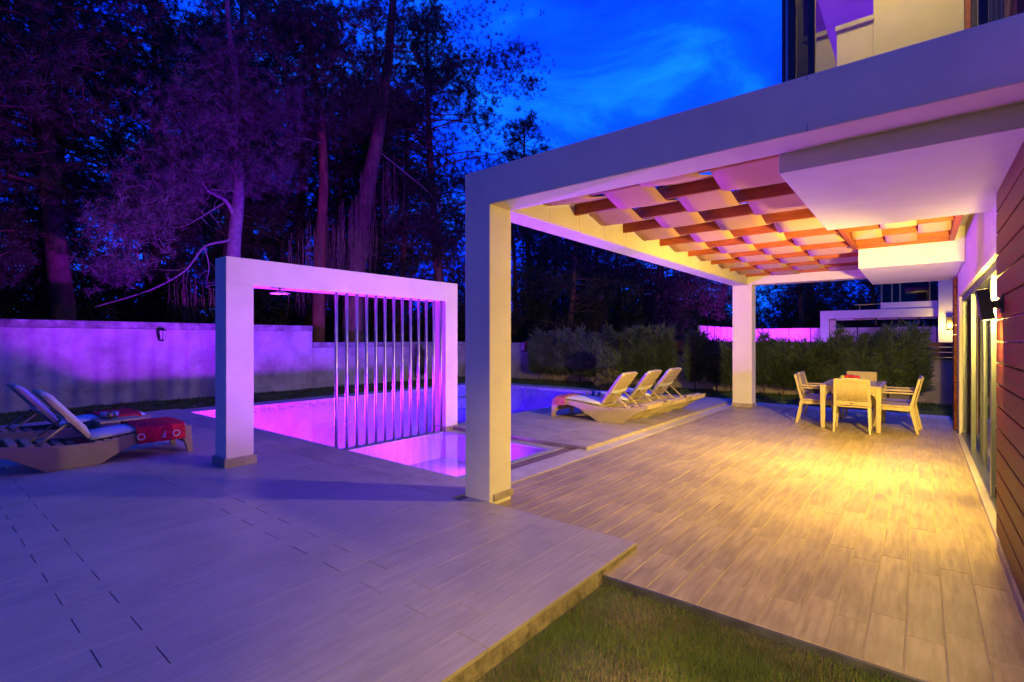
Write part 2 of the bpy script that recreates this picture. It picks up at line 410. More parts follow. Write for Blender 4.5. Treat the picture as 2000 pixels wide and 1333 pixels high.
g = MB(); B = 260.0; gz = -0.10
hx0, hx1, hy0, hy1 = PX0 - 0.25, PXN + 0.3, PY0 - 0.25, PY1 + 0.25
g.quad((-B, -B, gz), (B, -B, gz), (B, hy0, gz), (-B, hy0, gz)); g.quad((-B, hy1, gz), (B, hy1, gz), (B, B, gz), (-B, B, gz))
g.quad((-B, hy0, gz), (hx0, hy0, gz), (hx0, hy1, gz), (-B, hy1, gz)); g.quad((hx1, hy0, gz), (B, hy0, gz), (B, hy1, gz), (hx1, hy1, gz))
struct(g.build('ground', 'turf'))

pb = MB(); D1, D2 = -1.35, -0.42
pb.quad((PX0, PY0, D1), (PX1, PY0, D1), (PX1, PY1, D1), (PX0, PY1, D1))
pb.quad((PX0, PY0, D1), (PX0, PY1, D1), (PX0, PY1, -0.14), (PX0, PY0, -0.14))
pb.quad((PX0, PY0, D1), (PX1, PY0, D1), (PX1, PY0, -0.14), (PX0, PY0, -0.14))
pb.quad((PX0, PY1, D1), (PX1, PY1, D1), (PX1, PY1, -0.14), (PX0, PY1, -0.14))
pb.quad((PX1, PY0, D1), (PX1, PY1, D1), (PX1, PY1, -0.14), (PX1, PY0, -0.14))
xn = PX1 + 0.18
pb.quad((xn, PY0, D2), (PXN, PY0, D2), (PXN, PYN, D2), (xn, PYN, D2))
pb.quad((xn, PY0, D2), (PXN, PY0, D2), (PXN, PY0, -0.14), (xn, PY0, -0.14))
pb.quad((xn, PYN, D2), (PXN, PYN, D2), (PXN, PYN, -0.14), (xn, PYN, -0.14))
pb.quad((PXN, PY0, D2), (PXN, PYN, D2), (PXN, PYN, -0.14), (PXN, PY0, -0.14))
pb.quad((xn, PY0, D2), (xn, PYN, D2), (xn, PYN, -0.14), (xn, PY0, -0.14))
basin = struct(pb.build('pool_basin', 'tile'))
wb = MB(); t = 0.10
nbm = MB()
for a in ((PX0 - t, PX0, PY0, PY1), (PX0 - t, PX1, PY0 - t, PY0), (PX0 - t, PX1 + 0.1, PY1, PY1 + t), (PX1, PX1 + t, PYN + 0.3, PY1),
          (xn, PXN + t, PY0 - t, PY0), (xn, PXN + t, PYN, PYN + t), (PXN, PXN + t, PY0, PYN)):
    (wb if a[1] <= PX1 + 0.11 else nbm).box(a[0], a[1], a[2], a[3], -0.14, 0.0)
nbm.build('nook_rim', 'tile', basin)
wb.build('waterline_band', 'band', basin)
MB().box(PX1 + 0.003, xn - 0.003, PY0 - 0.02, PYN + 0.12, -0.6, -0.008).build('divider_wall', 'tile', basin)
# pool steps in the deep part (dark treads seen through the water)
for i in range(3):
    MB().box(PX0 + 0.01, PX0 + 0.4 + 0.32 * i, PY1 - 1.9, PY1 - 0.01, D1 + 0.01, -0.35 - 0.3 * i).build('pool_step', 'tile', basin)
# cyan mosaic motif on the nook floor: scattered little tiles
cm = MB()
for i in range(260):
    a = random.gauss(0, 0.12); b = random.gauss(0, 0.07); cx, cy = -4.32 + a, 4.12 + b * 1.3; q = 0.014
    cm.box(cx - q, cx + q, cy - q, cy + q, D2 + 0.001, D2 + 0.006)
o = cm.build('mosaic_motif', 'cyan', basin); o['kind'] = 'stuff'
wt = MB()
wt.quad((PX0, PY0, WL), (PX1, PY0, WL), (PX1, PY1, WL), (PX0, PY1, WL)); wt.quad((xn, PY0, WL), (PXN, PY0, WL), (PXN, PYN, WL), (xn, PYN, WL))
struct(wt.build('pool_water', 'water'))

# slabs with shared meshes, tiny chamfer, origin at the centre
_slabs = {}
def slab(w, l, th, m):
    ch = 0.0006 if m == 'deck' else 0.0015
    key = (round(w, 3), round(l, 3), th, m)
    if key not in _slabs:
        a, b = w / 2, l / 2; b_ = MB(); n = 0
        b_.v = [(-a, -b, -th), (a, -b, -th), (a, b, -th), (-a, b, -th), (-a, -b, -ch), (a, -b, -ch), (a, b, -ch), (-a, b, -ch),
                (-a + ch, -b + ch, 0), (a - ch, -b + ch, 0), (a - ch, b - ch, 0), (-a + ch, b - ch, 0)]
        b_.f = [(0, 1, 5, 4), (1, 2, 6, 5), (2, 3, 7, 6), (3, 0, 4, 7), (4, 5, 9, 8), (5, 6, 10, 9), (6, 7, 11, 10), (7, 4, 8, 11), (8, 9, 10, 11)]
        _slabs[key] = b_.mesh('slab', m)
    return _slabs[key]
def lay(name, x0, x1, y0, y1, z, m, parent, th=0.02, gap=0.003, gy=None, tilt=0.0):
    gy = gap if gy is None else gy
    o = link(name, slab(x1 - x0 - gap, y1 - y0 - gy, th, m), parent, loc=((x0 + x1) / 2, (y0 + y1) / 2, z + random.uniform(-0.0006, 0.0006)))
    o.rotation_euler = (random.gauss(0, 0.0004), random.gauss(0, 0.0008), 0)
    return o

# ---- wood-look deck on the left (a shallow step above the patio)
deck_base = MB()
deck_base.box(-12.3, -1.63, -3.0, 3.30, -0.099, DZ - 0.006)
deck_base.box(-3.36, -1.63, 3.30, 3.40, -0.098, DZ - 0.006)
deck = struct(deck_base.build('pool_deck', 'deckgrout'))
RW, PLL = 0.2085, 1.2
xe = -1.60; k = 0
x = xe
while x > -12.2:
    x0 = x - RW
    off = 0.585 if k % 2 == 0 else 0.79
    ytop = 3.40 if x0 > -3.30 else 3.26
    ys = [-0.62] + [off + PLL * i for i in range(-1, 4)] + [ytop]
    ys = sorted(y for y in ys if -0.62 <= y <= ytop)
    for a, b in zip(ys, ys[1:]):
        if b - a > 0.05: lay('plank', x0, x, a, b, DZ, 'deck', deck, gap=0.0012, gy=0.0055)
    x = x0; k += 1
far_rows = MB(); far_rows.box(-12.25, -1.6, -2.95, -0.63, DZ - 0.02, DZ - 0.001)
far_rows.build('deck_field', 'deck', deck)
# rough broken concrete edge towards the lawn
ed = MB(); n = 46
for i in range(n):
    y0 = -1.2 + 4.6 * i / n; y1 = -1.2 + 4.6 * (i + 1) / n
    w = 0.006 + 0.016 * random.random(); h = -0.07 - 0.03 * random.random()
    if y0 > 2.85: w = 0.004
    ed.hexa([(-1.66, y0, -0.12), (xe + w, y0, -0.12), (xe + w * random.uniform(0.6, 1.2), y1, -0.12), (-1.66, y1, -0.12),
             (-1.66, y0, DZ - 0.008), (xe - 0.002, y0, DZ - 0.009), (xe - 0.002, y1, DZ - 0.009), (-1.66, y1, DZ - 0.008)])
ed.build('broken_edge', 'slabedge', deck)

# ---- coping slabs round the pool
cop = struct(MB().box(PX0 - 0.62, PX1, PY0 - 0.535, PY0 - 0.102, -0.12, DZ - 0.022).build('pool_coping', 'deckgrout'))
def coping_row(x0, x1, y0, y1, z, along, ln, m='traver', th=0.045):
    n = max(1, round(((x1 - x0) if along == 'x' else (y1 - y0)) / ln))
    for i in range(n):
        if along == 'x': lay('coping_slab', x0 + (x1 - x0) * i / n, x0 + (x1 - x0) * (i + 1) / n, y0, y1, z, m, cop, th, 0.005)
        else: lay('coping_slab', x0, x1, y0 + (y1 - y0) * i / n, y0 + (y1 - y0) * (i + 1) / n, z, m, cop, th, 0.005)
coping_row(-12.3, -3.38, PY0 - 0.54, PY0 + 0.005, DZ, 'x', 0.8)
coping_row(PX0 - 0.6, PX0 + 0.004, PY0 + 0.01, PY1 + 0.0, 0.03, 'y', 0.8)
coping_row(PX0 - 0.6, PX1 + 0.1, PY1 - 0.003, PY1 + 0.6, 0.03, 'x', 0.8)
# ---- travertine platform of the right-hand loungers, brown strip, marble strip
plat = struct(MB().box(PX1 + 0.101, -3.57, 6.02, 13.2, -0.3, DZ - 0.02).build('lounger_platform', 'deckgrout'))
xs = [PX1 + 0.0, PX1 + 0.35, -5.2, -4.40, -3.55]
for i in range(4):
    y = 5.98; j = 0
    while y < 13.1:
        ln = 0.62 if j or i % 2 == 0 else 0.36
        lay('paving_slab', xs[i], xs[i + 1], y, min(13.2, y + ln), DZ, 'traver', plat, 0.05, 0.006); y += ln; j += 1
struct(MB().box(PXN + 0.101, -3.70, PY0 + 0.01, 5.975, -0.12, -0.006).build('brown_paving', 'brownstone'))
o = struct(MB().box(PX1 + 0.19, PXN + 0.1, PYN + 0.101, 5.975, -0.12, -0.002).build('nook_ledge', 'traver'))
ms = struct(MB().box(-3.69, -3.36, PY0 + 0.012, 12.68, -0.12, -0.004).build('marble_strip', 'patiogrout'))
for i in range(9):
    y0 = PY0 + 0.012 + i * 0.985; lay('marble_slab', -3.70 if y0 < 5.9 else -3.56, -3.36, y0, y0 + 0.985, 0.006, 'marble', ms, 0.008, 0.003)
# ---- covered patio with long narrow wood-look tiles
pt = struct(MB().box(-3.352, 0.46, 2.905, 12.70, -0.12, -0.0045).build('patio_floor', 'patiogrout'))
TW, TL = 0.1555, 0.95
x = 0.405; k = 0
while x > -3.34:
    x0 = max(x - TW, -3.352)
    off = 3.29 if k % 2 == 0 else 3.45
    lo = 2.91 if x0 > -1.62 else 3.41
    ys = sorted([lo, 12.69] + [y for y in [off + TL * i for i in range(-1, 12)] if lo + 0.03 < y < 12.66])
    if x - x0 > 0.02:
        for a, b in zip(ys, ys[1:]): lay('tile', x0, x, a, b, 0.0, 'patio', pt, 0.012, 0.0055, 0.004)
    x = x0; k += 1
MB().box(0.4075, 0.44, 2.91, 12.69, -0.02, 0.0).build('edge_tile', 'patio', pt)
for i in range(4): lay('border_slab', -3.35 + i * 0.95, -2.40 + i * 0.95, 12.70, 13.25, 0.0, 'marble', pt, 0.1, 0.004)
MB().box(-1.60, 0.46, 2.885, 2.9045, -0.13, -0.004).build('edge_trim', 'slate', pt)

# ================================================================== PERGOLA
perg = thing('pergola', 'white plastered pergola with red battens and woven canvas roof over the patio', 'pergola', (-3.18, 3.55, 0))
def P_(mb, name, m, bevel=0.0, smooth=False):       # world coords -> local of the pergola root
    mb.v = [(a + 3.18, b - 3.55, c) for a, b, c in mb.v]
    return mb.build(name, m, perg, smooth, bevel)
CX0, CX1 = -3.34, -3.03
P_(MB().box(CX0, CX1, 3.40, 3.71, 0.0, 2.752), 'column', 'plaster', 0.008)
P_(MB().box(CX0, CX1 + 0.10, 12.08, 12.42, 0.0, 2.752), 'column', 'plaster', 0.008)
P_(MB().box(CX0, 0.60, 3.40, 3.71, 2.75, 3.085), 'front_beam', 'plaster', 0.008)
P_(MB().box(CX0, CX1, 3.712, 12.078, 2.75, 3.083), 'side_beam', 'plaster', 0.008)
P_(MB().box(CX0, 0.46, 12.08, 12.42, 2.751, 3.084), 'rear_beam', 'plaster', 0.008)
P_(MB().box(CX0 + 0.05, CX1 + 0.014, 3.45, 3.728, DZ - 0.01, DZ + 0.055), 'skirting', 'skirt', 0.004)
P_(MB().box(CX0 - 0.015, CX1 + 0.115, 12.065, 12.435, 0.0, 0.09), 'skirting', 'skirt', 0.004)
# facing boards along the inside of the side beam, vertical joints
yb = 3.74
while yb < 12.0:
    P_(MB().box(CX1 + 0.002, CX1 + 0.016, yb, min(yb + 0.585, 12.06), 2.762, 3.06), 'facing_board', 'creamwall', 0.002); yb += 0.59
for zc0, zc1 in ((3.055, 3.0855), (2.751, 2.80)): P_(MB().box(-0.523, -0.520, 3.3995, 3.4025, zc0, zc1), 'hairline_crack', 'black')
ZB0, ZB1, BP = 2.915, 3.035, 0.59
SX = [-3.0, -2.475, -1.955, -1.43, -0.76]
for k in range(-1, 13):
    yk = 4.83 + BP * k
    P_(MB().box(CX1 + 0.02, -0.775, yk - 0.022, yk + 0.022, ZB0, ZB1), 'batten', 'batten', 0.002)
def ribbon(x0, x1, y0, y1, ph, drop=0.0, yref=4.83):
    mb = MB(); ny = int((y1 - y0) / 0.045); rows = []
    def z(y):
        c = math.asin(0.985 * math.cos(math.pi * (y - yref) / BP + ph)) / math.asin(0.985)
        return (ZB0 + ZB1) / 2 + 0.0685 * c + drop
    for i in range(ny + 1):
        y = y0 + (y1 - y0) * i / ny
        for j in range(5):
            xx = x0 + (x1 - x0) * j / 4; sag = -0.006 * (1 - (2 * j / 4 - 1) ** 2)
            mb.v.append((xx, y, z(y) + sag))
    for i in range(ny):
        for j in range(4):
            a = i * 5 + j; mb.f.append((a, a + 1, a + 6, a + 5))
    return mb
for i in range(4):
    mb = ribbon(SX[i] + 0.006, SX[i + 1] - 0.006, 3.715, 12.07, 0.0 if i % 2 == 0 else math.pi)
    o = P_(mb, 'canvas_strip', 'fabric', smooth=True)
    so = o.modifiers.new('solid', 'SOLIDIFY'); so.thickness = 0.004
# recess between the two soffits: frame boards, battens and canvas
for a in ((-0.80, -0.745, 5.96, 9.20, ZB0 - 0.03, ZB1 + 0.02), (0.30, 0.36, 5.96, 9.20, ZB0 - 0.03, ZB1 + 0.02), (-0.745, 0.30, 9.155, 9.20, ZB0 - 0.03, ZB1 + 0.02)):
    P_(MB().box(*a), 'frame_board', 'batten', 0.002)
for k in range(2, 8):
    yk = 4.83 + BP * k
    P_(MB().box(-0.744, 0.299, yk - 0.022, yk + 0.022, ZB0, ZB1), 'batten', 'batten', 0.002)
for i, (a, b) in enumerate(((-0.74, -0.40), (-0.39, -0.04), (-0.03, 0.295))):
    o = P_(ribbon(a, b, 5.97, 9.15, 0.0 if i % 2 else math.pi), 'canvas_strip', 'fabric', smooth=True)
    so = o.modifiers.new('solid', 'SOLIDIFY'); so.thickness = 0.004

# ================================================================== VILLA
villa = thing('villa', 'white villa with red wood cladding, sliding glass doors and glazed upper balcony', 'house', (0.5, 4.0, 0))
def V_(mb, name, m, bevel=0.0, parent=None, smooth=False):
    if parent is None:
        mb.v = [(a - 0.5, b - 4.0, c) for a, b, c in mb.v]; parent = villa
    else:
        mb.v = [(a - 0.5, b - 4.0, c) for a, b, c in mb.v]
    return mb.build(name, m, parent, smooth, bevel)
WX = 0.47
# walls (with the door opening y 5.30..10.62, z 0..2.27)
V_(MB().box(WX + 0.02, 0.75, -6.0, 5.26, 0.0, 3.08), 'wall', 'plaster')
V_(MB().box(WX, 0.75, 5.262, 10.70, 2.27, 3.08), 'wall', 'plaster')
V_(MB().box(WX, 0.75, 10.62, 11.10, 0.0, 2.268), 'wall', 'plaster')
V_(MB().box(WX + 0.002, 0.75, 10.702, 11.10, 2.27, 3.08), 'wall', 'plaster')
V_(MB().box(WX + 0.01, 0.76, 11.102, 11.6, 0.0, 3.08), 'wall', 'plaster')
V_(MB().box(0.76, 7.0, 11.3, 11.6, 0.0, 6.2), 'wall', 'plaster')
V_(MB().box(0.44, 0.60, 5.02, 10.66, -0.01, 0.035), 'threshold', 'marble', 0.003)
# soffit boxes under the upper balcony
V_(MB().box(-0.735, WX + 0.3, 3.712, 5.955, 2.625, 3.079), 'soffit', 'soffit', 0.006)
V_(MB().box(-0.735, WX - 0.002, 9.205, 12.075, 2.60, 3.079), 'soffit', 'soffit', 0.006)
# cladding boards (near part of the wall)
bz = 0.078; k = 0
while bz < 2.72:
    V_(MB().box(0.438, 0.468, -2.2, 5.215 + random.uniform(-0.004, 0.004), bz, min(bz + 0.1475, 2.74)), 'cladding_board', 'clad', 0.005); bz += 0.1595; k += 1
V_(MB().box(0.425, 0.468, -2.2, 5.02, 0.0, 0.068), 'baseboard', 'skirt', 0.003)
V_(MB().box(0.43, 0.452, 5.2152, 5.235, 0.33, 0.42), 'door_stop', 'black', 0.002)
bz = 0.02
while bz < 2.55:
    V_(MB().box(0.425, 0.468, 11.12, 11.58, bz, bz + 0.1475), 'cladding_board', 'clad', 0.004); bz += 0.1595
# sliding door: head trim, frames, panes, curtains, black sheet standing in for the unlit room
V_(MB().box(0.455, 0.50, 5.262, 10.64, 2.20, 2.268), 'head_trim', 'plaster', 0.004)
door = V_(MB().box(0.50, 0.60, 5.262, 10.615, 2.12, 2.19), 'sliding_door', 'alu', 0.003)
for a, b, xx in ((5.27, 5.37, 0.51), (6.35, 6.47, 0.50), (6.55, 6.66, 0.56), (7.95, 8.06, 0.56), (8.9, 9.0, 0.51), (9.35, 9.46, 0.56), (10.5, 10.61, 0.51)):
    V_(MB().box(xx, xx + 0.05, a, b, 0.036, 2.118), 'door_frame', 'alu', 0.003, door)
V_(MB().box(0.50, 0.60, 5.272, 10.61, 0.036, 0.07), 'door_rail', 'alu', 0.003, door)
for a, b in ((5.37, 6.35), (6.66, 7.95), (8.06, 9.35), (9.46, 10.5)):
    V_(MB().box(0.578, 0.584, a + 0.001, b - 0.001, 0.072, 2.118), 'pane', 'glass', 0, door)
cu = MB(); n = 90
for i in range(n + 1):
    y = 6.5 + (8.2 - 6.5) * i / n; xx = 0.72 + 0.03 * math.sin(i * 0.95) + 0.012 * math.sin(i * 2.3)
    cu.v += [(xx, y, 0.05), (xx, y, 2.25)]
for i in range(n): cu.f.append((2 * i, 2 * i + 2, 2 * i + 3, 2 * i + 1))
V_(cu, 'curtain', 'curtain', smooth=True)
V_(MB().box(0.76, 0.80, 5.0, 10.8, 0.0, 2.6), 'unlit_room_sheet', 'blackmatt')
# ---- upper floor: balcony rail of glass with dark posts, cream inner walls
UZ = 3.086
V_(MB().box(-0.735, 0.60, 3.715, 12.07, 3.081, 3.12), 'balcony_floor', 'soffit')
for a, b in ((-0.665, -0.648), (-0.632, -0.590), (-0.525, -0.490), (0.225, 0.262)):
    V_(MB().box(a, b, 3.45, 3.50, UZ, 4.45), 'rail_post', 'darkalu', 0.002)
for a, b in ((-0.648, -0.632),): V_(MB().box(a, b, 3.46, 3.49, UZ, 4.45), 'bright_profile', 'steel', 0.001)
V_(MB().box(-0.588, -0.527, 3.47, 3.476, UZ, 4.45), 'glass_panel', 'smoke')
V_(MB().box(-0.488, 0.223, 3.47, 3.478, UZ, 4.45), 'glass_panel', 'railglass')
V_(MB().box(0.264, 0.60, 3.47, 3.478, UZ, 4.45), 'glass_panel', 'railglass')
V_(MB().box(-0.664, -0.656, 3.505, 5.9, UZ, 4.30), 'glass_panel', 'smoke')
V_(MB().box(-0.66, -0.36, 6.0, 6.2, 3.121, 4.62), 'parapet', 'creamwall', 0.004)
V_(MB().box(-0.67, -0.35, 5.97, 6.21, 4.621, 4.67), 'parapet_coping', 'marble', 0.004)
V_(MB().box(-0.359, 0.30, 6.0, 6.25, 3.121, 6.1), 'upper_wall', 'creamwall', 0.004)
V_(MB().box(0.345, 0.40, 5.9, 6.2, 3.121, 6.1), 'upper_frame', 'darkalu', 0.003)
V_(MB().box(0.30, 0.344, 6.02, 6.06, 3.121, 6.1), 'upper_trim', 'batten', 0.003)
cu = MB()
for i in range(31):
    xx = 0.27 + 0.12 * i / 30; cu.v += [(xx, 4.2 + 0.02 * math.sin(i * 1.1), 3.13), (xx, 4.2 + 0.02 * math.sin(i * 1.1), 5.6)]
for i in range(30): cu.f.append((2 * i, 2 * i + 2, 2 * i + 3, 2 * i + 1))
V_(cu, 'upper_curtain', 'curtain', smooth=True)
bz = 3.13
while bz < 4.6:
    V_(MB().box(0.41, 0.44, 3.9, 5.6, bz, bz + 0.1475), 'cladding_board', 'clad', 0.003); bz += 0.1595
V_(MB().box(0.445, 0.75, 3.9, 11.3, 3.125, 6.2), 'upper_side_wall', 'creamwall')
V_(MB().box(-1.2, 0.76, 3.1, 11.6, 6.21, 6.5), 'roof_slab', 'soffit', 0.005)
cl = thing('balcony_ceiling_lamp', 'small round warm ceiling lamp above the upper glass balcony', 'lamp', (-0.15, 4.7, 6.205))
MB().lathe([(0.0, -0.05), (0.10, -0.05), (0.12, -0.03), (0.12, 0.0)], 20).build('lamp_body', 'lens_warm', cl)
lamp('ceiling_light', 'POINT', (0, 0, -0.12), 220, WARM, parent=cl, radius=0.1)

# ---- wall lamps (tilted up/down boxes on a bracket)
def wall_lamp(y, z, label, pd, pu, up_target, down_target, sd=165, su=120, wx=0.438):
    t = thing('wall_lamp', label, 'lamp', (wx, y, z))
    MB().box(-0.012, -0.001, -0.06, 0.06, -0.06, 0.06).build('mounting_plate', 'black', t, bevel=0.002)
    MB().box(-0.055, -0.012, -0.025, 0.025, -0.028, 0.028).build('bracket', 'black', t, bevel=0.003)
    tl = R(8.5); c, s = math.cos(tl), math.sin(tl)
    def rot(p): return (-0.092 + p[0] * c - p[2] * s, p[1], p[0] * s + p[2] * c)
    b = MB(); b.box(-0.034, 0.034, -0.055, 0.055, -0.105, 0.105); b.v = [rot(p) for p in b.v]; b.build('housing', 'black', t, bevel=0.003)
    b = MB(); b.box(-0.027, 0.027, -0.045, 0.045, -0.1075, -0.1055); b.v = [rot(p) for p in b.v]; b.build('lower_lens', 'lens_warm', t)
    b = MB(); b.box(-0.027, 0.027, -0.045, 0.045, 0.1055, 0.1075); b.v = [rot(p) for p in b.v]; b.build('upper_lens', 'lens_warm', t)
    w = Vector((wx, y, z))
    p = Vector(rot((0, 0, -0.125))); o = lamp('down_light', 'SPOT', p, pd, WARM, p + (Vector(down_target) - w - p), sd, 1.0, 0.03); o.parent = t
    p = Vector(rot((0, 0, 0.125))); o = lamp('up_light', 'SPOT', p, pu, WARM, p + (Vector(up_target) - w - p), su, 0.7, 0.03); o.parent = t
    return t
wall_lamp(4.80, 1.765, 'tilted black box lamp on the red cladding beside the sliding doors', LAMP_DOWN, LAMP_UP, (0.455, 7.3, 2.62), (-1.2, 7.6, 0.0), 165, 32)
wall_lamp(-0.7, 1.765, 'tilted black box lamp on the red cladding facing the lawn', NEAR_DOWN, NEAR_UP, (-1.6, 2.0, 3.6), (-0.25, 1.45, 0.0), 84, 130)

dl = thing('door_lamp', 'round warm globe lamp in the recess of the sliding doors', 'lamp', (0.66, 6.05, 1.92))
MB().box(0.0, 0.02, -0.06, 0.06, -0.06, 0.06).build('mounting_plate', 'black', dl, bevel=0.002)
MB().box(-0.02, 0.0, -0.02, 0.02, -0.02, 0.02).build('arm', 'black', dl)
MB().ball((-0.065, 0, 0), 0.05, 16, 10).build('globe', 'lens_warm', dl, True)
lamp('globe_light', 'POINT', (-0.13, 0, 0), DOOR_W, WARM, parent=dl, radius=0.05)
lamp('flood_light', 'SPOT', (-0.175, 0.02, 0), FLOOD_W, WARM, (-2.5, 3.8, -1.05), 138, 1.0, 0.06, dl)
lamp('west_light', 'SPOT', (-0.175, -0.02, 0), WEST_W, WARM, (-3.3, -0.25, -1.7), 150, 1.0, 0.06, dl)

# ================================================================== SHOWER FRAME WITH STEEL BARS
fr = thing('shower_frame', 'white plastered frame with a row of steel bars standing across the pool', 'shower frame', (-6.35, 2.55, 0))
def F_(mb, name, m, bevel=0.0, smooth=False, parent=None):
    mb.v = [(a + 6.35, b - 2.55, c) for a, b, c in mb.v]; return mb.build(name, m, parent or fr, smooth, bevel)
FX0, FX1 = -6.50, -6.19
F_(MB().box(FX0, FX1, 2.40, 2.71, DZ - 0.01, 2.172), 'column', 'plaster', 0.006)
F_(MB().box(FX0, FX1, 5.84, 6.12, -0.03, 2.172), 'column', 'plaster', 0.006)
F_(MB().box(FX0, FX1, 2.40, 6.12, 2.17, 2.485), 'beam', 'plaster', 0.006)
F_(MB().box(FX0 - 0.025, FX1 + 0.025, 2.375, 2.735, DZ - 0.008, DZ + 0.10), 'skirting', 'skirt', 0.004)
F_(MB().box(FX0 - 0.02, FX1 + 0.02, 5.82, 6.14, -0.12, 0.06), 'skirting', 'skirt', 0.004)
for i in range(13):
    y = 3.84 + 0.1625 * i
    F_(MB().tube([(-6.25, y, -0.025), (-6.25, y, 2.171)], 0.0225, 12), 'bar', 'steel', smooth=True)
sh = F_(MB().tube([(-6.30, 3.08, 2.17), (-6.30, 3.08, 2.13)], 0.012, 10), 'shower_arm', 'steel', smooth=True)
F_(MB().lathe([(0.0, 0.0), (0.115, 0.0), (0.12, 0.008), (0.05, 0.02), (0.012, 0.04)], 24, (-6.30, 3.08, 2.105)), 'shower_head', 'steel', smooth=True, parent=sh)
F_(MB().tube([(-6.34, 2.712, 0.93), (-6.34, 2.77, 0.93)], 0.016, 10).box(-6.345, -6.335, 2.755, 2.765, 0.935, 0.99), 'shower_tap', 'steel')

# ================================================================== POOL LIGHTS
def pool_light(loc, aim, power, col, lens, label, size=150, rad=0.16):
    t = thing('pool_light', label, 'pool lamp', loc, group='underwater lamps')
    d = (Vector(aim) - Vector(loc)).normalized(); q = d.to_track_quat('Z', 'Y').to_matrix()
    for nm, pr, m in (('housing_ring', [(0.075, 0.0), (0.11, 0.0), (0.11, 0.02), (0.075, 0.025)], 'steel'), ('lens', [(0.0, 0.022), (0.075, 0.018)], lens)):
        b = MB(); b.lathe(pr, 20); b.v = [tuple(q @ Vector(p)) for p in b.v]; b.build(nm, m, t)
    o = lamp('underwater_light', 'SPOT', tuple(d * 0.06), power, col, tuple(d), size, 0.4, rad, t)
    return t
pool_light((PX1 - 0.005, 4.9, -0.62), (PX1 - 4, 3.9, 0.1), POOL_W, VIOLET, 'lens_violet', 'violet underwater lamp on the pool wall below the steel bars', 140)
pool_light((PX0 + 0.005, 5.2, -0.62), (PX0 + 4, 4.0, 0.1), POOL_W, VIOLET, 'lens_violet', 'violet underwater lamp on the pool wall towards the stained garden wall', 140)
pool_light((PXN - 0.005, 4.5, -0.24), (PXN - 4, 4.5, 0.5), NOOK_W, PINK, 'lens_violet', 'violet underwater lamp in the shallow nook beside the brown paving', 175, 0.3)
pool_light((-5.0, PYN - 0.005, -0.24), (-5.0, PYN - 4, 0.6), NOOK_W * 0.5, PINK, 'lens_violet', 'violet underwater lamp in the shallow nook below the travertine ledge', 175, 0.3)
pool_light((PX1 - 0.005, 8.8, -0.62), (PX1 - 4, 8.8, 0.1), BLUE_W, BLUE, 'lens_blue', 'blue underwater lamp on the pool wall below the loungers', 168)
pool_light((-9.0, PY1 - 0.005, -0.62), (-9.0, PY1 - 4, 0.0), BLUE_W, BLUE, 'lens_blue', 'blue underwater lamp in the far end wall of the pool', 168)

# ================================================================== GARDEN WALLS
lw = thing('stained_garden_wall', 'long stained white rendered wall with weathered top beyond the pool, stepping down', 'wall', (-15.8, 4.0, 0))
def wallbox(root, org, a, name, m, bevel=0.01):
    mb = MB().box(*a); mb.v = [(x - org[0], y - org[1], z - org[2]) for x, y, z in mb.v]; return mb.build(name, m, root, False, bevel)
OL = (-15.8, 4.0, 0)
wallbox(lw, OL, (-15.95, -15.65, -12.0, 8.74, -0.2, 1.80), 'tall_wall', 'oldwall')
wallbox(lw, OL, (-15.96, -15.638, -12.0, 8.75, 1.802, 1.985), 'tall_cap', 'oldcap', 0.02)
wallbox(lw, OL, (-15.95, -15.65, 8.742, 17.0, -0.2, 1.26), 'low_wall', 'oldwall')
wallbox(lw, OL, (-15.96, -15.638, 8.752, 17.0, 1.262, 1.44), 'low_cap', 'oldcap', 0.02)
bw_ = thing('low_pale_garden_wall', 'low pale wall with red board fence on top behind the conifer hedge', 'wall', (-6.0, 16.7, 0))
OB = (-6.0, 16.7, 0)
wallbox(bw_, OB, (-15.63, -13.0, 16.55, 16.85, -0.2, 1.40), 'wall_end', 'oldwall')
wallbox(bw_, OB, (-12.998, 9.0, 16.6, 16.8, -0.2, 1.02), 'wall', 'palewall')
wallbox(bw_, OB, (-12.99, 9.0, 16.57, 16.83, 1.021, 1.075), 'wall_cap', 'darkalu', 0.004)
x = -12.9
while x < 8.8:
    for z0 in (1.08, 1.21, 1.34):
        wallbox(bw_, OB, (x, x + 1.78, 16.66, 16.69, z0, z0 + 0.12), 'fence_board', 'orangewood', 0.003)
    wallbox(bw_, OB, (x + 1.785, x + 1.835, 16.64, 16.71, 1.076, 1.47), 'fence_post', 'darkalu', 0.003); x += 1.84
# wall lantern
ln = thing('wall_lantern', 'small black unlit lantern on the stained garden wall', 'lantern', tuple(on_x(313, 654, -15.64)))
MB().box(-0.001, 0.02, -0.05, 0.05, -0.17, 0.17).build('back_plate', 'black', ln, bevel=0.004)
MB().tube([(0.02, 0, 0.13), (0.09, 0, 0.17), (0.15, 0, 0.15)], 0.012, 6).build('arm', 'black', ln)
MB().lathe([(0.0, 0.20), (0.03, 0.17), (0.10, 0.12), (0.105, 0.105), (0.0, 0.105)], 6, (0.15, 0, 0)).build('roof', 'black', ln)
lg = MB().lathe([(0.055, -0.13), (0.085, 0.10)], 6, (0.15, 0, 0)).build('lantern_glass', 'cushion', ln)
b = MB()
for k in range(6):
    w = 2 * math.pi * k / 6; b.tube([(0.15 + 0.057 * math.cos(w), 0.057 * math.sin(w), -0.13), (0.15 + 0.09 * math.cos(w), 0.09 * math.sin(w), 0.105)], 0.010, 5)
b.build('cage', 'black', ln)
MB().lathe([(0.0, -0.19), (0.025, -0.17), (0.065, -0.13), (0.0, -0.13)], 6, (0.15, 0, 0)).build('base', 'black', ln)

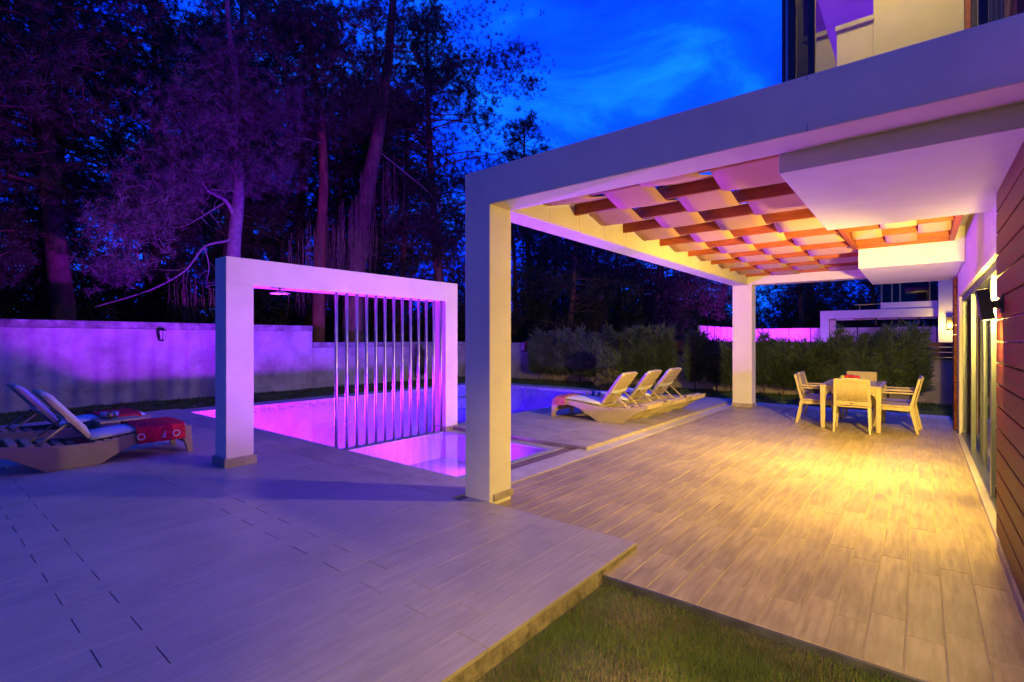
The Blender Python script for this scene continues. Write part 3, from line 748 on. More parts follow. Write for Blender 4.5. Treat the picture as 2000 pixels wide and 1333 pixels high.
# ================================================================== SUN LOUNGERS
def spline(pts, n=8):
    out = []
    P = [pts[0]] + list(pts) + [pts[-1]]
    for i in range(1, len(P) - 2):
        for j in range(n):
            t = j / n; a, b, c, d = P[i - 1], P[i], P[i + 1], P[i + 2]
            out.append(tuple(0.5 * ((2 * b[q]) + (-a[q] + c[q]) * t + (2 * a[q] - 5 * b[q] + 4 * c[q] - d[q]) * t * t + (-a[q] + 3 * b[q] - 3 * c[q] + d[q]) * t ** 3) for q in range(len(b))))
    out.append(tuple(pts[-1])); return out
HW = 0.335
def make_lounger(label, group, pad='cushion', backpad='leafshade'):
    t = thing('sun_lounger', label, 'sun lounger', group=group)
    top = spline([(0.02, 0.345), (0.25, 0.345), (0.55, 0.325), (0.95, 0.27), (1.35, 0.275), (1.70, 0.315), (1.95, 0.37)], 6)
    bot = spline([(1.93, 0.285), (1.75, 0.20), (1.60, 0.11), (1.44, 0.0)], 5) + [(1.00, 0.0)] + spline([(0.96, 0.01), (0.75, 0.13), (0.50, 0.235), (0.26, 0.245), (0.12, 0.18), (0.06, 0.0)], 5) + [(0.0, 0.0)]
    poly = top + bot
    for s in (-1, 1):
        MB().prism(poly, s * HW - 0.028, s * HW + 0.028).build('side_panel', 'rattan', t, bevel=0.008)
    # seat slats between the panels
    for i in range(12):
        x = 0.04 + i * 0.082
        z = 0.315 if x < 0.5 else 0.315 - (x - 0.5) * 0.12
        MB().box(x, x + 0.06, -HW + 0.03, HW - 0.03, z - 0.018, z + 0.008).build('seat_slat', 'rattanp', t, bevel=0.004)
    for i in range(6):
        x = 1.12 + i * 0.135
        MB().box(x, x + 0.07, -HW + 0.03, HW - 0.03, 0.20 + 0.03 * i - 0.02, 0.22 + 0.03 * i).build('frame_slat', 'rattanp', t, bevel=0.004)
    MB().box(0.0, 0.05, -HW + 0.03, HW - 0.03, 0.10, 0.335).build('foot_board', 'rattanp', t, bevel=0.006)
    MB().box(1.88, 1.94, -HW + 0.03, HW - 0.03, 0.285, 0.36).build('head_board', 'rattanp', t, bevel=0.006)
    # backrest raised from a hinge
    hx, hz, ang, bl = 1.05, 0.32, R(52.5), 0.71
    ca, sa = math.cos(ang), math.sin(ang)
    def bk(u, y, w): return (hx + u * ca - w * sa, y, hz + u * sa + w * ca)
    b = MB()
    outl = [(0.0, -0.30), (0.0, 0.30), (bl * 0.86, 0.30), (bl * 0.96, 0.27), (bl, 0.20), (bl, -0.20), (bl * 0.96, -0.27), (bl * 0.86, -0.30)]
    k = len(outl)
    b.v = [bk(u, y, -0.018) for u, y in outl] + [bk(u, y, 0.018) for u, y in outl]
    b.f = [tuple(range(k)), tuple(range(2 * k - 1, k - 1, -1))] + [(i, (i + 1) % k, k + (i + 1) % k, k + i) for i in range(k)]
    back = b.build('backrest', 'rattanp', t, bevel=0.006)
    b = MB()
    for iu in range(6):        # flat leaf patches on the rear, their dark colour painting the shade in holes
        for iy in range(4):
            u = 0.09 + iu * 0.10; y = -0.21 + iy * 0.14 + (0.05 if iu % 2 else 0)
            b.v += [bk(u - 0.028, y, -0.0195), bk(u, y - 0.014, -0.0195), bk(u + 0.028, y, -0.0195), bk(u, y + 0.014, -0.0195)]
            n = len(b.v); b.f.append((n - 4, n - 3, n - 2, n - 1))
    b.build('leaf_hole_patch', backpad, back)
    # mattress: seat part and back part, with a strap round the rear
    b = MB(); rows = [(0.06, 0.345), (0.14, 0.375), (0.5, 0.365), (0.8, 0.335), (1.04, 0.315)]
    for (x, z) in rows:
        for y, dz in ((-0.29, 0.0), (-0.27, 0.035), (0.0, 0.045), (0.27, 0.035), (0.29, 0.0)): b.v.append((x, y, z + dz - 0.02))
    for i in range(len(rows) - 1):
        for j in range(4): a = i * 5 + j; b.f.append((a, a + 1, a + 6, a + 5))
    o = b.build('seat_mattress', pad, t, True); s_ = o.modifiers.new('solid', 'SOLIDIFY'); s_.thickness = 0.03; s_.offset = -1
    b = MB(); rows = [0.02, 0.12, 0.35, 0.60, 0.69]
    for i, u in enumerate(rows):
        for y, dz in ((-0.285, 0.022), (-0.26, 0.06), (0.0, 0.068), (0.26, 0.06), (0.285, 0.022)): b.v.append(bk(u, y, dz - (0.03 if i in (0, 4) else 0)))
    for i in range(4):
        for j in range(4): a = i * 5 + j; b.f.append((a, a + 1, a + 6, a + 5))
    o = b.build('back_mattress', pad, t, True); s_ = o.modifiers.new('solid', 'SOLIDIFY'); s_.thickness = 0.03; s_.offset = -1
    b = MB(); pts = [bk(0.30, y, -0.03) for y in (-0.315, -0.1, 0.1, 0.315)]
    for y in (-0.315, -0.15, 0.0, 0.15, 0.315):
        sg = 0.035 * (1 - (y / 0.315) ** 2); b.v += [bk(0.27 - sg, y, -0.024), bk(0.34 - sg, y, -0.024)]
    for i in range(4): b.f.append((2 * i, 2 * i + 2, 2 * i + 3, 2 * i + 1))
    o = b.build('strap', pad, t); s_ = o.modifiers.new('solid', 'SOLIDIFY'); s_.thickness = 0.006
    # two props
    for s in (-1, 1):
        p0 = bk(0.26, s * 0.22, -0.03); MB().tube([p0, (hx + 0.50, s * 0.22, 0.24)], 0.014, 8).build('prop', 'rattanp', t, True)
    return t
A = make_lounger('beige moulded sun lounger with yellow leaf-patterned back on the travertine platform', 'loungers on the platform')
place(A, (-5.52, 8.32, DZ), R(1.5), 'beige sun lounger with pink towel on its foot on the travertine platform')
L2 = copy_tree(A); place(L2, (-5.42, 9.22, DZ), R(0.5), 'beige sun lounger between two others on the travertine platform')
L3 = copy_tree(A); place(L3, (-5.40, 10.25, DZ), R(-1.0), 'beige sun lounger beside the pergola rear column on the travertine platform')
L4 = copy_tree(A); place(L4, (-7.84, 2.50, DZ), R(-91), 'beige sun lounger nearest the shower frame with long red towel on its foot', 'loungers on the wood deck')
L5 = copy_tree(A); place(L5, (-9.35, 2.44, DZ), R(-89), 'beige sun lounger on the deck nearest the stained wall with red towel', 'loungers on the wood deck')

# ---- towels with lettering
def text_mesh(ch, size, m):
    cu = bpy.data.curves.new('letter', 'FONT'); cu.body = ch; cu.size = size; cu.extrude = 0.0015; cu.align_x = 'CENTER'; cu.align_y = 'CENTER'
    o = bpy.data.objects.new('letter', cu); COL.objects.link(o); bpy.context.view_layer.update()
    me = bpy.data.meshes.new_from_object(o.evaluated_get(bpy.context.evaluated_depsgraph_get()))
    bpy.data.objects.remove(o); me.materials.clear(); me.materials.append(M[m]); return me
def towel(loc, rz, x0, x1, hang, label, m='towel', letters=(), zt=0.388, hang2=0.12, side=-1):
    t = thing('towel', label, 'towel', loc, rz)
    path = [(-HW - 0.050, zt - hang), (-HW - 0.048, zt - 0.05), (-HW - 0.03, zt - 0.005), (-0.27, zt + 0.008), (-0.1, zt + 0.012), (0.1, zt + 0.012), (0.27, zt + 0.008), (HW + 0.03, zt - 0.005), (HW + 0.045, zt - 0.05), (HW + 0.045, zt - hang2)]
    path = [(y * -side, z) for y, z in spline(path, 4)]; b = MB(); nx = 14
    for (y, z) in path:
        for i in range(nx + 1):
            x = x0 + (x1 - x0) * i / nx
            hg = max(0.0, (zt - z) / max(hang, 0.01))
            b.v.append((x + 0.008 * hg * math.sin(z * 20), y - 0.006 * hg * math.sin(i * 1.3 + z * 4) * (1 if y < 0 else -1), z + 0.003 * math.sin(i * 2.1 + y * 9)))
    for r in range(len(path) - 1):
        for i in range(nx): a = r * (nx + 1) + i; b.f.append((a, a + 1, a + nx + 2, a + nx + 1))
    o = b.build('cloth', m, t, True); s_ = o.modifiers.new('solid', 'SOLIDIFY'); s_.thickness = 0.008; s_.offset = 0
    for ch, fx in letters:
        me = text_mesh(ch, 0.115, 'towelw')
        lo = link('letter', me, t, loc=(x0 + (x1 - x0) * fx, side * (HW + 0.068), zt - hang * 0.55))
        lo.rotation_euler = (R(90), R(180), R(180) if side > 0 else 0)
    return t
towel((-7.84, 2.50, DZ), R(-91), 0.10, 0.62, 0.20, 'long red towel with white letters on the lounger nearest the shower frame', letters=(('O', 0.20), ('F', 0.46), ('O', 0.92)), side=1)
towel((-9.35, 2.44, DZ), R(-89), 0.14, 0.62, 0.17, 'red towel with white letters on the lounger nearest the stained wall', letters=(('O', 0.08), ('F', 0.36), ('F', 0.68)), side=1)
towel((-5.52, 8.32, DZ), R(1.5), 0.10, 0.33, 0.15, 'small striped pink towel hanging from the foot of a platform lounger', 'striped')

# ---- wicker side tables with cups
def side_table(loc, label, w=0.42, d=0.42, h=0.36):
    t = thing('side_table', label, 'table', loc, 0, 'wicker side tables')
    MB().box(-w / 2, w / 2, -d / 2, d / 2, h - 0.035, h).build('table_top', 'rattanp', t, bevel=0.006)
    for a, b_ in ((-1, 0), (1, 0)): MB().box(a * (w / 2 - 0.03) - 0.02, a * (w / 2 - 0.03) + 0.02, -d / 2 + 0.02, d / 2 - 0.02, 0.0, h - 0.036).build('side_panel', 'ratt_z', t, bevel=0.006)
    for b_ in (-1, 1): MB().box(-w / 2 + 0.052, w / 2 - 0.052, b_ * (d / 2 - 0.04) - 0.015, b_ * (d / 2 - 0.04) + 0.015, 0.10, h - 0.036).build('apron', 'rattan', t, bevel=0.006)
    return t
def cup(loc, m, label, r=0.035, h=0.09):
    t = thing('cup', label, 'cup', loc)
    MB().lathe([(0.0, 0.0), (r * 0.75, 0.0), (r, h), (r * 0.92, h), (r * 0.68, 0.008), (0.0, 0.008)], 14).build('cup_body', m, t, True)
    MB().tube([(r * 0.9, 0, h * 0.75), (r * 1.5, 0, h * 0.7), (r * 1.5, 0, h * 0.35), (r * 0.8, 0, h * 0.3)], 0.005, 6).build('handle', m, t, True)
    return t
side_table((-8.92, 2.0, DZ), 'beige wicker side table between the two loungers on the wood deck', 0.62, 0.50)
for dx, dy, m, lb in ((-0.02, -0.14, 'steel', 'shiny metal cup on the side table by the red towels'), (0.12, -0.10, 'brass', 'brass coloured cup on the side table by the red towels'), (0.02, -0.02, 'steel', 'shiny metal cup on the side table by the red towels')):
    o = cup((-8.92 + dx, 2.0 + dy, DZ + 0.361), m, lb, 0.045, 0.09); o['group'] = 'cups on the deck side table'
side_table((-5.05, 8.78, DZ), 'beige wicker side table between the loungers on the travertine platform', 0.42, 0.2)
for i, (dx, m, lb) in enumerate(((-0.15, 'bowl', 'white cup on the side table between platform loungers'), (-0.02, 'blueglass', 'blue cup on the side table between platform loungers'), (0.12, 'blueglass', 'blue cup on the side table between platform loungers'))):
    o = cup((-5.05 + dx, 8.78, DZ + 0.361), m, lb, 0.035, 0.085); o['group'] = 'cups on the platform side table'

# ================================================================== DINING SET
tb = thing('dining_table', 'beige rectangular wicker-look dining table with arched legs on the patio', 'table', (-0.925, 10.84, 0))
TWX, TLY, TH = 0.87, 1.50, 0.75
MB().box(-TWX / 2, TWX / 2, -TLY / 2, TLY / 2, TH - 0.035, TH).build('table_top', 'rattanp', tb, bevel=0.008)
MB().box(-TWX / 2 + 0.05, TWX / 2 - 0.05, -TLY / 2 + 0.05, TLY / 2 - 0.05, TH + 0.0005, TH + 0.004).build('top_panel', 'glasstop', tb, bevel=0.002)
for sx in (-1, 1):
    for sy in (-1, 1):
        x, y = sx * (TWX / 2 - 0.045), sy * (TLY / 2 - 0.045)
        MB().hexa([(x - 0.032, y - 0.032, 0), (x + 0.032, y - 0.032, 0), (x + 0.032, y + 0.032, 0), (x - 0.032, y + 0.032, 0), (x - 0.04, y - 0.04, TH - 0.036), (x + 0.04, y - 0.04, TH - 0.036), (x + 0.04, y + 0.04, TH - 0.036), (x - 0.04, y + 0.04, TH - 0.036)]).build('leg', 'rattanp', tb, bevel=0.01)
def arch(half, drop):    # apron with rounded arch at both ends
    return [(-half, TH - 0.037), (half, TH - 0.037)] + [(half - 0.16 * (1 - math.cos(a)) , TH - 0.10 - drop * (1 - math.sin(a))) for a in [i * math.pi / 2 / 6 for i in range(7)]] + [(-half + 0.16 * (1 - math.cos(a)), TH - 0.10 - drop * (1 - math.sin(a))) for a in [i * math.pi / 2 / 6 for i in range(6, -1, -1)]]
for s in (-1, 1):
    MB().prism(arch(TWX / 2 - 0.085, 0.12), s * (TLY / 2 - 0.045) - 0.015, s * (TLY / 2 - 0.045) + 0.015).build('apron', 'rattanp', tb)
    mb = MB().prism(arch(TLY / 2 - 0.085, 0.12), s * (TWX / 2 - 0.045) - 0.015, s * (TWX / 2 - 0.045) + 0.015); mb.v = [(y, x, z) for x, y, z in mb.v]; mb.build('apron', 'rattanp', tb)

def make_chair():
    t = thing('dining_chair', 'x', 'chair')       # faces +y, backrest at -y
    w, d = 0.25, 0.25
    MB().box(-w + 0.01, w - 0.01, -d + 0.02, d, 0.41, 0.445).build('seat', 'rattanp', t, bevel=0.015)
    MB().box(-w, w, d - 0.045, d - 0.005, 0.355, 0.409).build('seat_rail', 'rattanp', t, bevel=0.006)
    for s in (-1, 1): MB().box(s * (w - 0.025) - 0.018, s * (w - 0.025) + 0.018, -d + 0.03, d - 0.046, 0.355, 0.409).build('seat_rail', 'rattanp', t, bevel=0.006)
    for s in (-1, 1):
        x = s * (w - 0.02); q = 0.022
        MB().hexa([(x - q * 0.7 + s * 0.02, d + 0.02, 0), (x + q * 0.7 + s * 0.02, d + 0.02, 0), (x + q * 0.7 + s * 0.02, d + 0.055, 0), (x - q * 0.7 + s * 0.02, d + 0.055, 0),
                   (x - q, d - 0.045, 0.36), (x + q, d - 0.045, 0.36), (x + q, d + 0.003, 0.36), (x - q, d + 0.003, 0.36)]).build('leg', 'rattanp', t, bevel=0.006)
        MB().hexa([(x - q * 0.7 + s * 0.015, -d - 0.10, 0), (x + q * 0.7 + s * 0.015, -d - 0.10, 0), (x + q * 0.7 + s * 0.015, -d - 0.06, 0), (x - q * 0.7 + s * 0.015, -d - 0.06, 0),
                   (x - q, -d - 0.02, 0.43), (x + q, -d - 0.02, 0.43), (x + q, -d + 0.04, 0.43), (x - q, -d + 0.04, 0.43)]).build('leg', 'rattanp', t, bevel=0.006)
        # back stile and arm
        MB().hexa([(x - q, -d - 0.02, 0.431), (x + q, -d - 0.02, 0.431), (x + q, -d + 0.03, 0.431), (x - q, -d + 0.03, 0.431),
                   (x - q * 0.8, -d - 0.12, 0.88), (x + q * 0.8, -d - 0.12, 0.88), (x + q * 0.8, -d - 0.085, 0.88), (x - q * 0.8, -d - 0.085, 0.88)]).build('back_stile', 'rattanp', t, bevel=0.006)
        arm = MB().box(x - 0.028 + s * 0.018, x + 0.028 + s * 0.018, -d - 0.03, d + 0.03, 0.635, 0.66).build('arm_rest', 'rattanp', t, bevel=0.01)
        MB().hexa([(x - 0.016 + s * 0.018, d - 0.03, 0.40), (x + 0.016 + s * 0.018, d - 0.03, 0.40), (x + 0.016 + s * 0.018, d + 0.004, 0.40), (x - 0.016 + s * 0.018, d + 0.004, 0.40),
                   (x - 0.018 + s * 0.018, d - 0.01, 0.634), (x + 0.018 + s * 0.018, d - 0.01, 0.634), (x + 0.018 + s * 0.018, d + 0.025, 0.634), (x - 0.018 + s * 0.018, d + 0.025, 0.634)]).build('arm_post', 'rattanp', arm, bevel=0.005)
    def by(z): return -d - 0.005 - 0.095 * (z - 0.45) / 0.43
    panel = MB().hexa([(-w + 0.045, by(0.50) - 0.008, 0.50), (w - 0.045, by(0.50) - 0.008, 0.50), (w - 0.045, by(0.50) + 0.008, 0.50), (-w + 0.045, by(0.50) + 0.008, 0.50),
                       (-w + 0.035, by(0.85) - 0.008, 0.85), (w - 0.035, by(0.85) - 0.008, 0.85), (w - 0.035, by(0.85) + 0.008, 0.85), (-w + 0.035, by(0.85) + 0.008, 0.85)]).build('backrest', 'rattanp', t)
    ns = 17
    for i in range(ns):
        x = -w + 0.055 + (2 * w - 0.11) * i / (ns - 1)
        MB().tube([(x, by(0.505) - 0.010, 0.505), (x, by(0.845) - 0.010, 0.845)], 0.0085, 5).build('rib', 'rattanp', panel, True)
    for z0, z1 in ((0.45, 0.515), (0.84, 0.885)):
        MB().hexa([(-w + 0.02, by(z0) - 0.02, z0), (w - 0.02, by(z0) - 0.02, z0), (w - 0.02, by(z0) + 0.018, z0), (-w + 0.02, by(z0) + 0.018, z0),
                   (-w + 0.02, by(z1) - 0.02, z1), (w - 0.02, by(z1) - 0.02, z1), (w - 0.02, by(z1) + 0.018, z1), (-w + 0.02, by(z1) + 0.018, z1)]).build('back_rail', 'rattanp', t, bevel=0.006)
    MB().box(-0.025, 0.025, by(0.48) - 0.0225, by(0.48) - 0.0205, 0.475, 0.488).build('back_badge', 'darkalu', t)
    return t
ch = make_chair(); GC = 'armchairs around the dining table'
place(ch, (-0.885, 10.13, 0), R(2), 'beige armchair with ribbed back at the table end facing the pool frame side', GC)
ch['label'] = 'beige armchair at the table end with its ribbed back towards the lawn'
for x, y, rz, lb in ((-1.47, 10.72, -84, 'beige armchair on the table side towards the loungers, nearer the lawn'), (-1.50, 11.35, -92, 'beige armchair on the table side towards the loungers, nearer the hedge'),
                     (-0.36, 10.62, 88, 'beige armchair on the table side towards the sliding doors, nearer the lawn'), (-0.34, 11.28, 93, 'beige armchair on the table side towards the sliding doors, nearer the hedge'),
                     (-0.92, 11.86, 180, 'beige armchair at the table end in front of the hedge')):
    place(copy_tree(ch), (x, y, 0), R(rz), lb, GC)
bo = thing('fruit_bowl', 'white bowl on the dining table', 'bowl', (-1.0, 10.95, TH + 0.0045))
MB().box(-0.16, 0.16, -0.09, 0.09, 0.0, 0.008).build('bowl_base', 'bowl', bo, bevel=0.003)
b = MB()
pr = [(0.10, 0.008), (0.17, 0.075), (0.162, 0.075), (0.095, 0.014)]
b.lathe(pr, 20); b.v = [(x, y * 0.6, z) for x, y, z in b.v]; b.build('bowl_rim', 'bowl', bo, True)
for i, (x, y, z, m) in enumerate(((-0.105, -0.02, 0.085, 'greenfruit'), (-0.045, -0.03, 0.095, 'redfruit'), (0.01, 0.015, 0.10, 'redfruit'), (0.06, -0.03, 0.092, 'redfruit'), (0.11, 0.01, 0.085, 'redfruit'), (-0.05, 0.04, 0.085, 'redfruit'), (0.06, 0.045, 0.085, 'redfruit'))):
    t = thing('apple', 'green apple in the white bowl on the dining table' if 'green' in m else 'red apple in the white bowl on the dining table', 'apple', (-1.0 + x, 10.95 + y, TH + 0.0045 + z), group='apples in the bowl')
    MB().lathe([(0.0, -0.034), (0.02, -0.038), (0.037, -0.015), (0.041, 0.008), (0.032, 0.032), (0.012, 0.036), (0.0, 0.026)], 12).build('flesh', m, t, True)
    MB().tube([(0, 0, 0.026), (0.004, 0, 0.05)], 0.003, 5).build('stalk', 'bark', t)

# ================================================================== PLANTS
def rand_dirs(n):
    v = rng.normal(size=(n, 3)); return v / np.linalg.norm(v, axis=1)[:, None]
def needles(cent, per, ln, wd, up=0.2, droop=None):
    n = len(cent) * per
    c = np.repeat(cent, per, axis=0); d = rand_dirs(n); d[:, 2] += up; d /= np.linalg.norm(d, axis=1)[:, None]
    s = np.cross(d, rand_dirs(n)); s /= np.linalg.norm(s, axis=1)[:, None] + 1e-9
    l = ln * rng.uniform(0.6, 1.2, n)[:, None]; w = wd * rng.uniform(0.7, 1.3, n)[:, None]
    j = rng.normal(size=(n, 3)) * ln * 0.12
    v = np.empty((n, 3, 3)); v[:, 0] = c + j - s * w; v[:, 1] = c + j + s * w; v[:, 2] = c + j + d * l
    return v.reshape(-1, 3), np.arange(n * 3).reshape(-1, 3)

def pine_mesh(seed, H, base, rad, nb, tuft=16, lean=(0, 0), r0=0.24, per=17, ln=0.22, wd=0.0115):
    rs = np.random.default_rng(seed); random.seed(seed)
    tr = MB(); pts = []; rr = []
    for i in range(10):
        f = i / 9; pts.append((lean[0] * f + 0.18 * math.sin(f * 5 + seed), lean[1] * f + 0.18 * math.cos(f * 4 + seed), H * f)); rr.append(r0 * (1 - f) ** 0.8 + 0.025)
    tr.tube(pts, rr, 9)
    cs = []
    for i in range(nb):
        f = base + (1 - base) * ((i + rs.uniform(0, 1)) / nb)
        q = f * 9; k = min(8, int(q)); w = q - k; p0 = Vector(pts[k]).lerp(Vector(pts[k + 1]), w)
        az = rs.uniform(0, 2 * math.pi); prof = (0.55 + 0.9 * (f - base) / (1 - base)) if f < base + 0.35 * (1 - base) else 1.15 * (1 - f) / (1 - base - 0.35 * (1 - base)) * 0.9 + 0.16
        ln_ = rad * prof * rs.uniform(0.65, 1.2); rise = rs.uniform(-0.10, 0.45)
        bp = []
        for j in range(6):
            g_ = j / 5; bend = 0.10 * ln_ * math.sin(g_ * 3 + i)
            bp.append((p0.x + math.cos(az) * ln_ * g_ - math.sin(az) * bend, p0.y + math.sin(az) * ln_ * g_ + math.cos(az) * bend, p0.z + rise * ln_ * g_ - 0.12 * ln_ * g_ * g_ + 0.05 * math.sin(7 * g_ + i)))
        tr.tube(bp, [0.055 * (1 - f * 0.5) * (1 - 0.85 * j / 5) + 0.006 for j in range(6)], 5, False)
        nt_ = int(tuft * (0.5 + ln_ / rad))
        for j in range(nt_):
            g_ = rs.uniform(0.25, 1.0) ** 0.7; a = min(4, int(g_ * 5)); w = g_ * 5 - a
            c = Vector(bp[a]).lerp(Vector(bp[a + 1]), w)
            sp = 0.16 * ln_ + 0.12
            cl = np.array([c.x, c.y, c.z]) + rs.normal(size=3) * sp * np.array([1, 1, 0.55])
            m_ = rs.integers(2, 5)
            for _ in range(m_): cs.append(cl + rs.normal(size=3) * 0.16)
    v, f = needles(np.array(cs), per, ln, wd, 0.15)
    return tr.mesh('pine_wood', 'bark', True), np_mesh('pine_needles', v, f, 'needle')
def pine(meshes, loc, rz, sc, label, group=None, name='pine_tree'):
    t = thing(name, label, 'tree', loc, rz, group); t.scale = sc if hasattr(sc, '__len__') else (sc, sc, sc)
    link('trunk', meshes[0], t); link('crown', meshes[1], t); return t
PV = [pine_mesh(11, 17.0, 0.30, 4.2, 66, 20, (0.8, 0.3), 0.27), pine_mesh(23, 15.0, 0.22, 3.7, 66, 20, (-0.6, 0.6), 0.24), pine_mesh(37, 13.0, 0.16, 3.2, 64, 16, (0.3, -0.5), 0.22)]
GF = 'forest pines beyond the garden walls'
LB = 'dark pine standing in the forest beyond the garden walls'
z0 = -0.3
# near row behind the stained wall: (x, y, rz, scale, variant)
rows = [(-19.5, -2.6, 20, 1.05, 0), (-18.6, 0.8, 95, 0.95, 1), (-20.5, 3.4, 200, 1.15, 0), (-22.6, 9.0, 50, 1.05, 1), (-23.4, 12.6, 130, 1.12, 0), (-21.5, 16.6, 300, 0.98, 1),
        (-19.8, 18.3, 250, 1.1, 0), (-23.0, 1.5, 10, 1.15, 1), (-23.5, 6.2, 77, 1.2, 2), (-24.5, 10.5, 160, 1.2, 0), (-23.2, 14.8, 222, 1.2, 2), (-26.0, 18.6, 31, 1.2, 1),
        (-28.5, 4.0, 111, 1.3, 0), (-29.0, 13.0, 280, 1.25, 2), (-31.0, 22.0, 61, 1.2, 0), (-27.5, -2.0, 190, 1.25, 2)]
for i, (x, y, rz, sc, k) in enumerate(rows):
    if x > -21: pine(PV[k], (x, y, z0), R(rz), sc, 'tall dark pine in the front row right behind the stained garden wall', 'front row pines behind the stained wall')
    else: pine(PV[k], (x, y, z0), R(rz), sc, 'dark pine deep in the forest behind the front row at the stained wall', 'deep forest pines')
# behind the hedge and far side
rows = [(-17.5, 21.5, 15, 0.80, 2), (-13.5, 21.0, 80, 0.74, 2), (-10.2, 24.0, 140, 0.72, 2), (-15.0, 26.0, 210, 0.85, 1), (-20.0, 26.5, 260, 0.95, 0), (-6.8, 44.0, 33, 0.9, 1), (-11.5, 31.0, 99, 0.8, 2),
        (-17.0, 34.0, 155, 0.85, 0), (-23.0, 33.0, 300, 0.9, 1), (-12.0, 40.0, 12, 0.9, 0), (-2.5, 47.0, 222, 0.85, 2), (2.5, 49.0, 71, 0.9, 1), (-18.0, 45.0, 181, 0.95, 0), (-8.0, 52.0, 19, 0.95, 2), (7.0, 52.0, 119, 0.95, 0), (-26.0, 42.0, 244, 1.0, 1)]
for i, (x, y, rz, sc, k) in enumerate(rows):
    if y < 30: pine(PV[k], (x, y, z0), R(rz), sc, 'dark pine rising behind the dense conifer hedge at the pool end', 'pines behind the hedge')
    else: pine(PV[k], (x, y, z0), R(rz), sc, 'distant dark pine in the forest around the neighbouring villa', 'distant forest pines')

def undergrowth(name, label, x0, x1, y0, y1, zt, n, seed, lnn=0.5):
    rs = np.random.default_rng(seed); c = np.stack([rs.uniform(x0, x1, n), rs.uniform(y0, y1, n), rs.uniform(-0.1, 1, n)], 1)
    top = zt * (0.55 + 0.3 * np.sin(c[:, 0] * 0.9 + c[:, 1] * 0.7) + 0.25 * np.sin(c[:, 1] * 1.9 + 1.0))
    c[:, 2] = np.clip(c[:, 2], 0, 1) * top
    v, f = needles(c, 9, lnn, 0.035, 0.2); o = link(name, np_mesh(name, v, f, 'needle')); o['kind'] = 'stuff'; tag(o, label, 'undergrowth'); return o
undergrowth('undergrowth', 'dark forest undergrowth beyond the stained wall', -34, -21, -8, 24, 6.5, 22000, 5)
undergrowth('far_undergrowth', 'dark forest undergrowth beyond the neighbouring garden', -34, -10, 24, 60, 7.5, 20000, 6, 0.6)
undergrowth('rear_undergrowth', 'dark forest undergrowth behind the neighbouring villa', -10, 14, 44, 62, 8.0, 12000, 9, 0.6)

# ---- the violet-lit pine with gnarled bare branches behind the shower frame
XA = -17.6
def limb(mb, px, r, X=XA, jit=0.0, n=6, ends=0.15):
    pts = [on_x(u, v, X + dx) for u, v, dx in px]
    pts = [Vector(p) for p in spline([tuple(p) for p in pts], 5)]
    k = len(pts); mb.tube(pts, [r * (1 - (1 - ends) * i / (k - 1)) for i in range(k)], n); return pts
def twigs(mb, pts, n, ln, seed, r=0.012):
    rs = random.Random(seed); tips = []
    for i in range(n):
        p = pts[rs.randrange(len(pts) // 4, len(pts))]; d = Vector((rs.uniform(-1, 1), rs.uniform(-1, 1), rs.uniform(-0.7, 0.8))).normalized()
        l = ln * rs.uniform(0.4, 1.2); q = [p]
        for j in range(3):
            d = (d + Vector((rs.uniform(-.5, .5), rs.uniform(-.5, .5), rs.uniform(-.5, .5)))).normalized(); q.append(q[-1] + d * l / 3)
        mb.tube(q, [r, r * 0.75, r * 0.5, r * 0.25], 4, False); tips.append(q[-1])
    return tips
ga = thing('gnarled_pine', 'violet-lit pine with gnarled bare lower branches behind the shower frame', 'tree', tuple(on_x(462, 560, XA)))
oA = Vector(ga.location); oA.z = -0.2; ga.location = oA
def loc_build(mb, name, m, root, o): mb.v = [tuple(Vector(p) - o) for p in mb.v]; return mb.build(name, m, root, True)
mb = MB()
base = on_x(452, 690, XA); base.z = -0.2
tp = [tuple(base)] + [tuple(on_x(u, v, XA)) for u, v in ((455, 560), (456, 480), (464, 400), (466, 340), (455, 260), (462, 170), (450, 80), (440, -40))]
tp = spline(tp, 4); mb.tube(tp, [0.27 - 0.21 * i / (len(tp) - 1) for i in range(len(tp))], 10)
loc_build(mb, 'trunk', 'deadwood', ga, oA)
for px, r in (([(458, 425, 0), (440, 392, 0.2), (405, 372, 0.5), (392, 345, 0.8)], 0.085), ([(456, 455, 0), (445, 470, 0.1), (400, 482, 0.4), (360, 530, 0.8), (290, 568, 1.0), (185, 600, 1.0)], 0.055),
              ([(464, 372, 0), (432, 372, 0.2), (410, 370, 0.3)], 0.05), ([(440, 395, 0.1), (400, 420, 0.6), (370, 438, 0.8)], 0.03), ([(398, 480, 0.4), (408, 520, 0.5), (402, 560, 0.5)], 0.028),
              ([(462, 345, 0), (430, 300, 0.5), (390, 290, 0.9), (360, 262, 1.1)], 0.04), ([(364, 290, 1.0), (370, 265, 1.0), (360, 250, 1.0)], 0.03), ([(335, 430, 1.0), (320, 455, 1.1), (305, 470, 1.2)], 0.03),
              ([(360, 330, 0.9), (290, 340, 1.1), (245, 362, 1.2)], 0.03), ([(240, 440, 1.0), (245, 480, 1.0), (225, 520, 1.0)], 0.028)):
    mb = MB(); twigs(mb, limb(mb, px, r), 7, 0.9, int(px[0][0] * 7 + px[-1][1])); loc_build(mb, 'bare_branch', 'deadwood', ga, oA)
cs = []
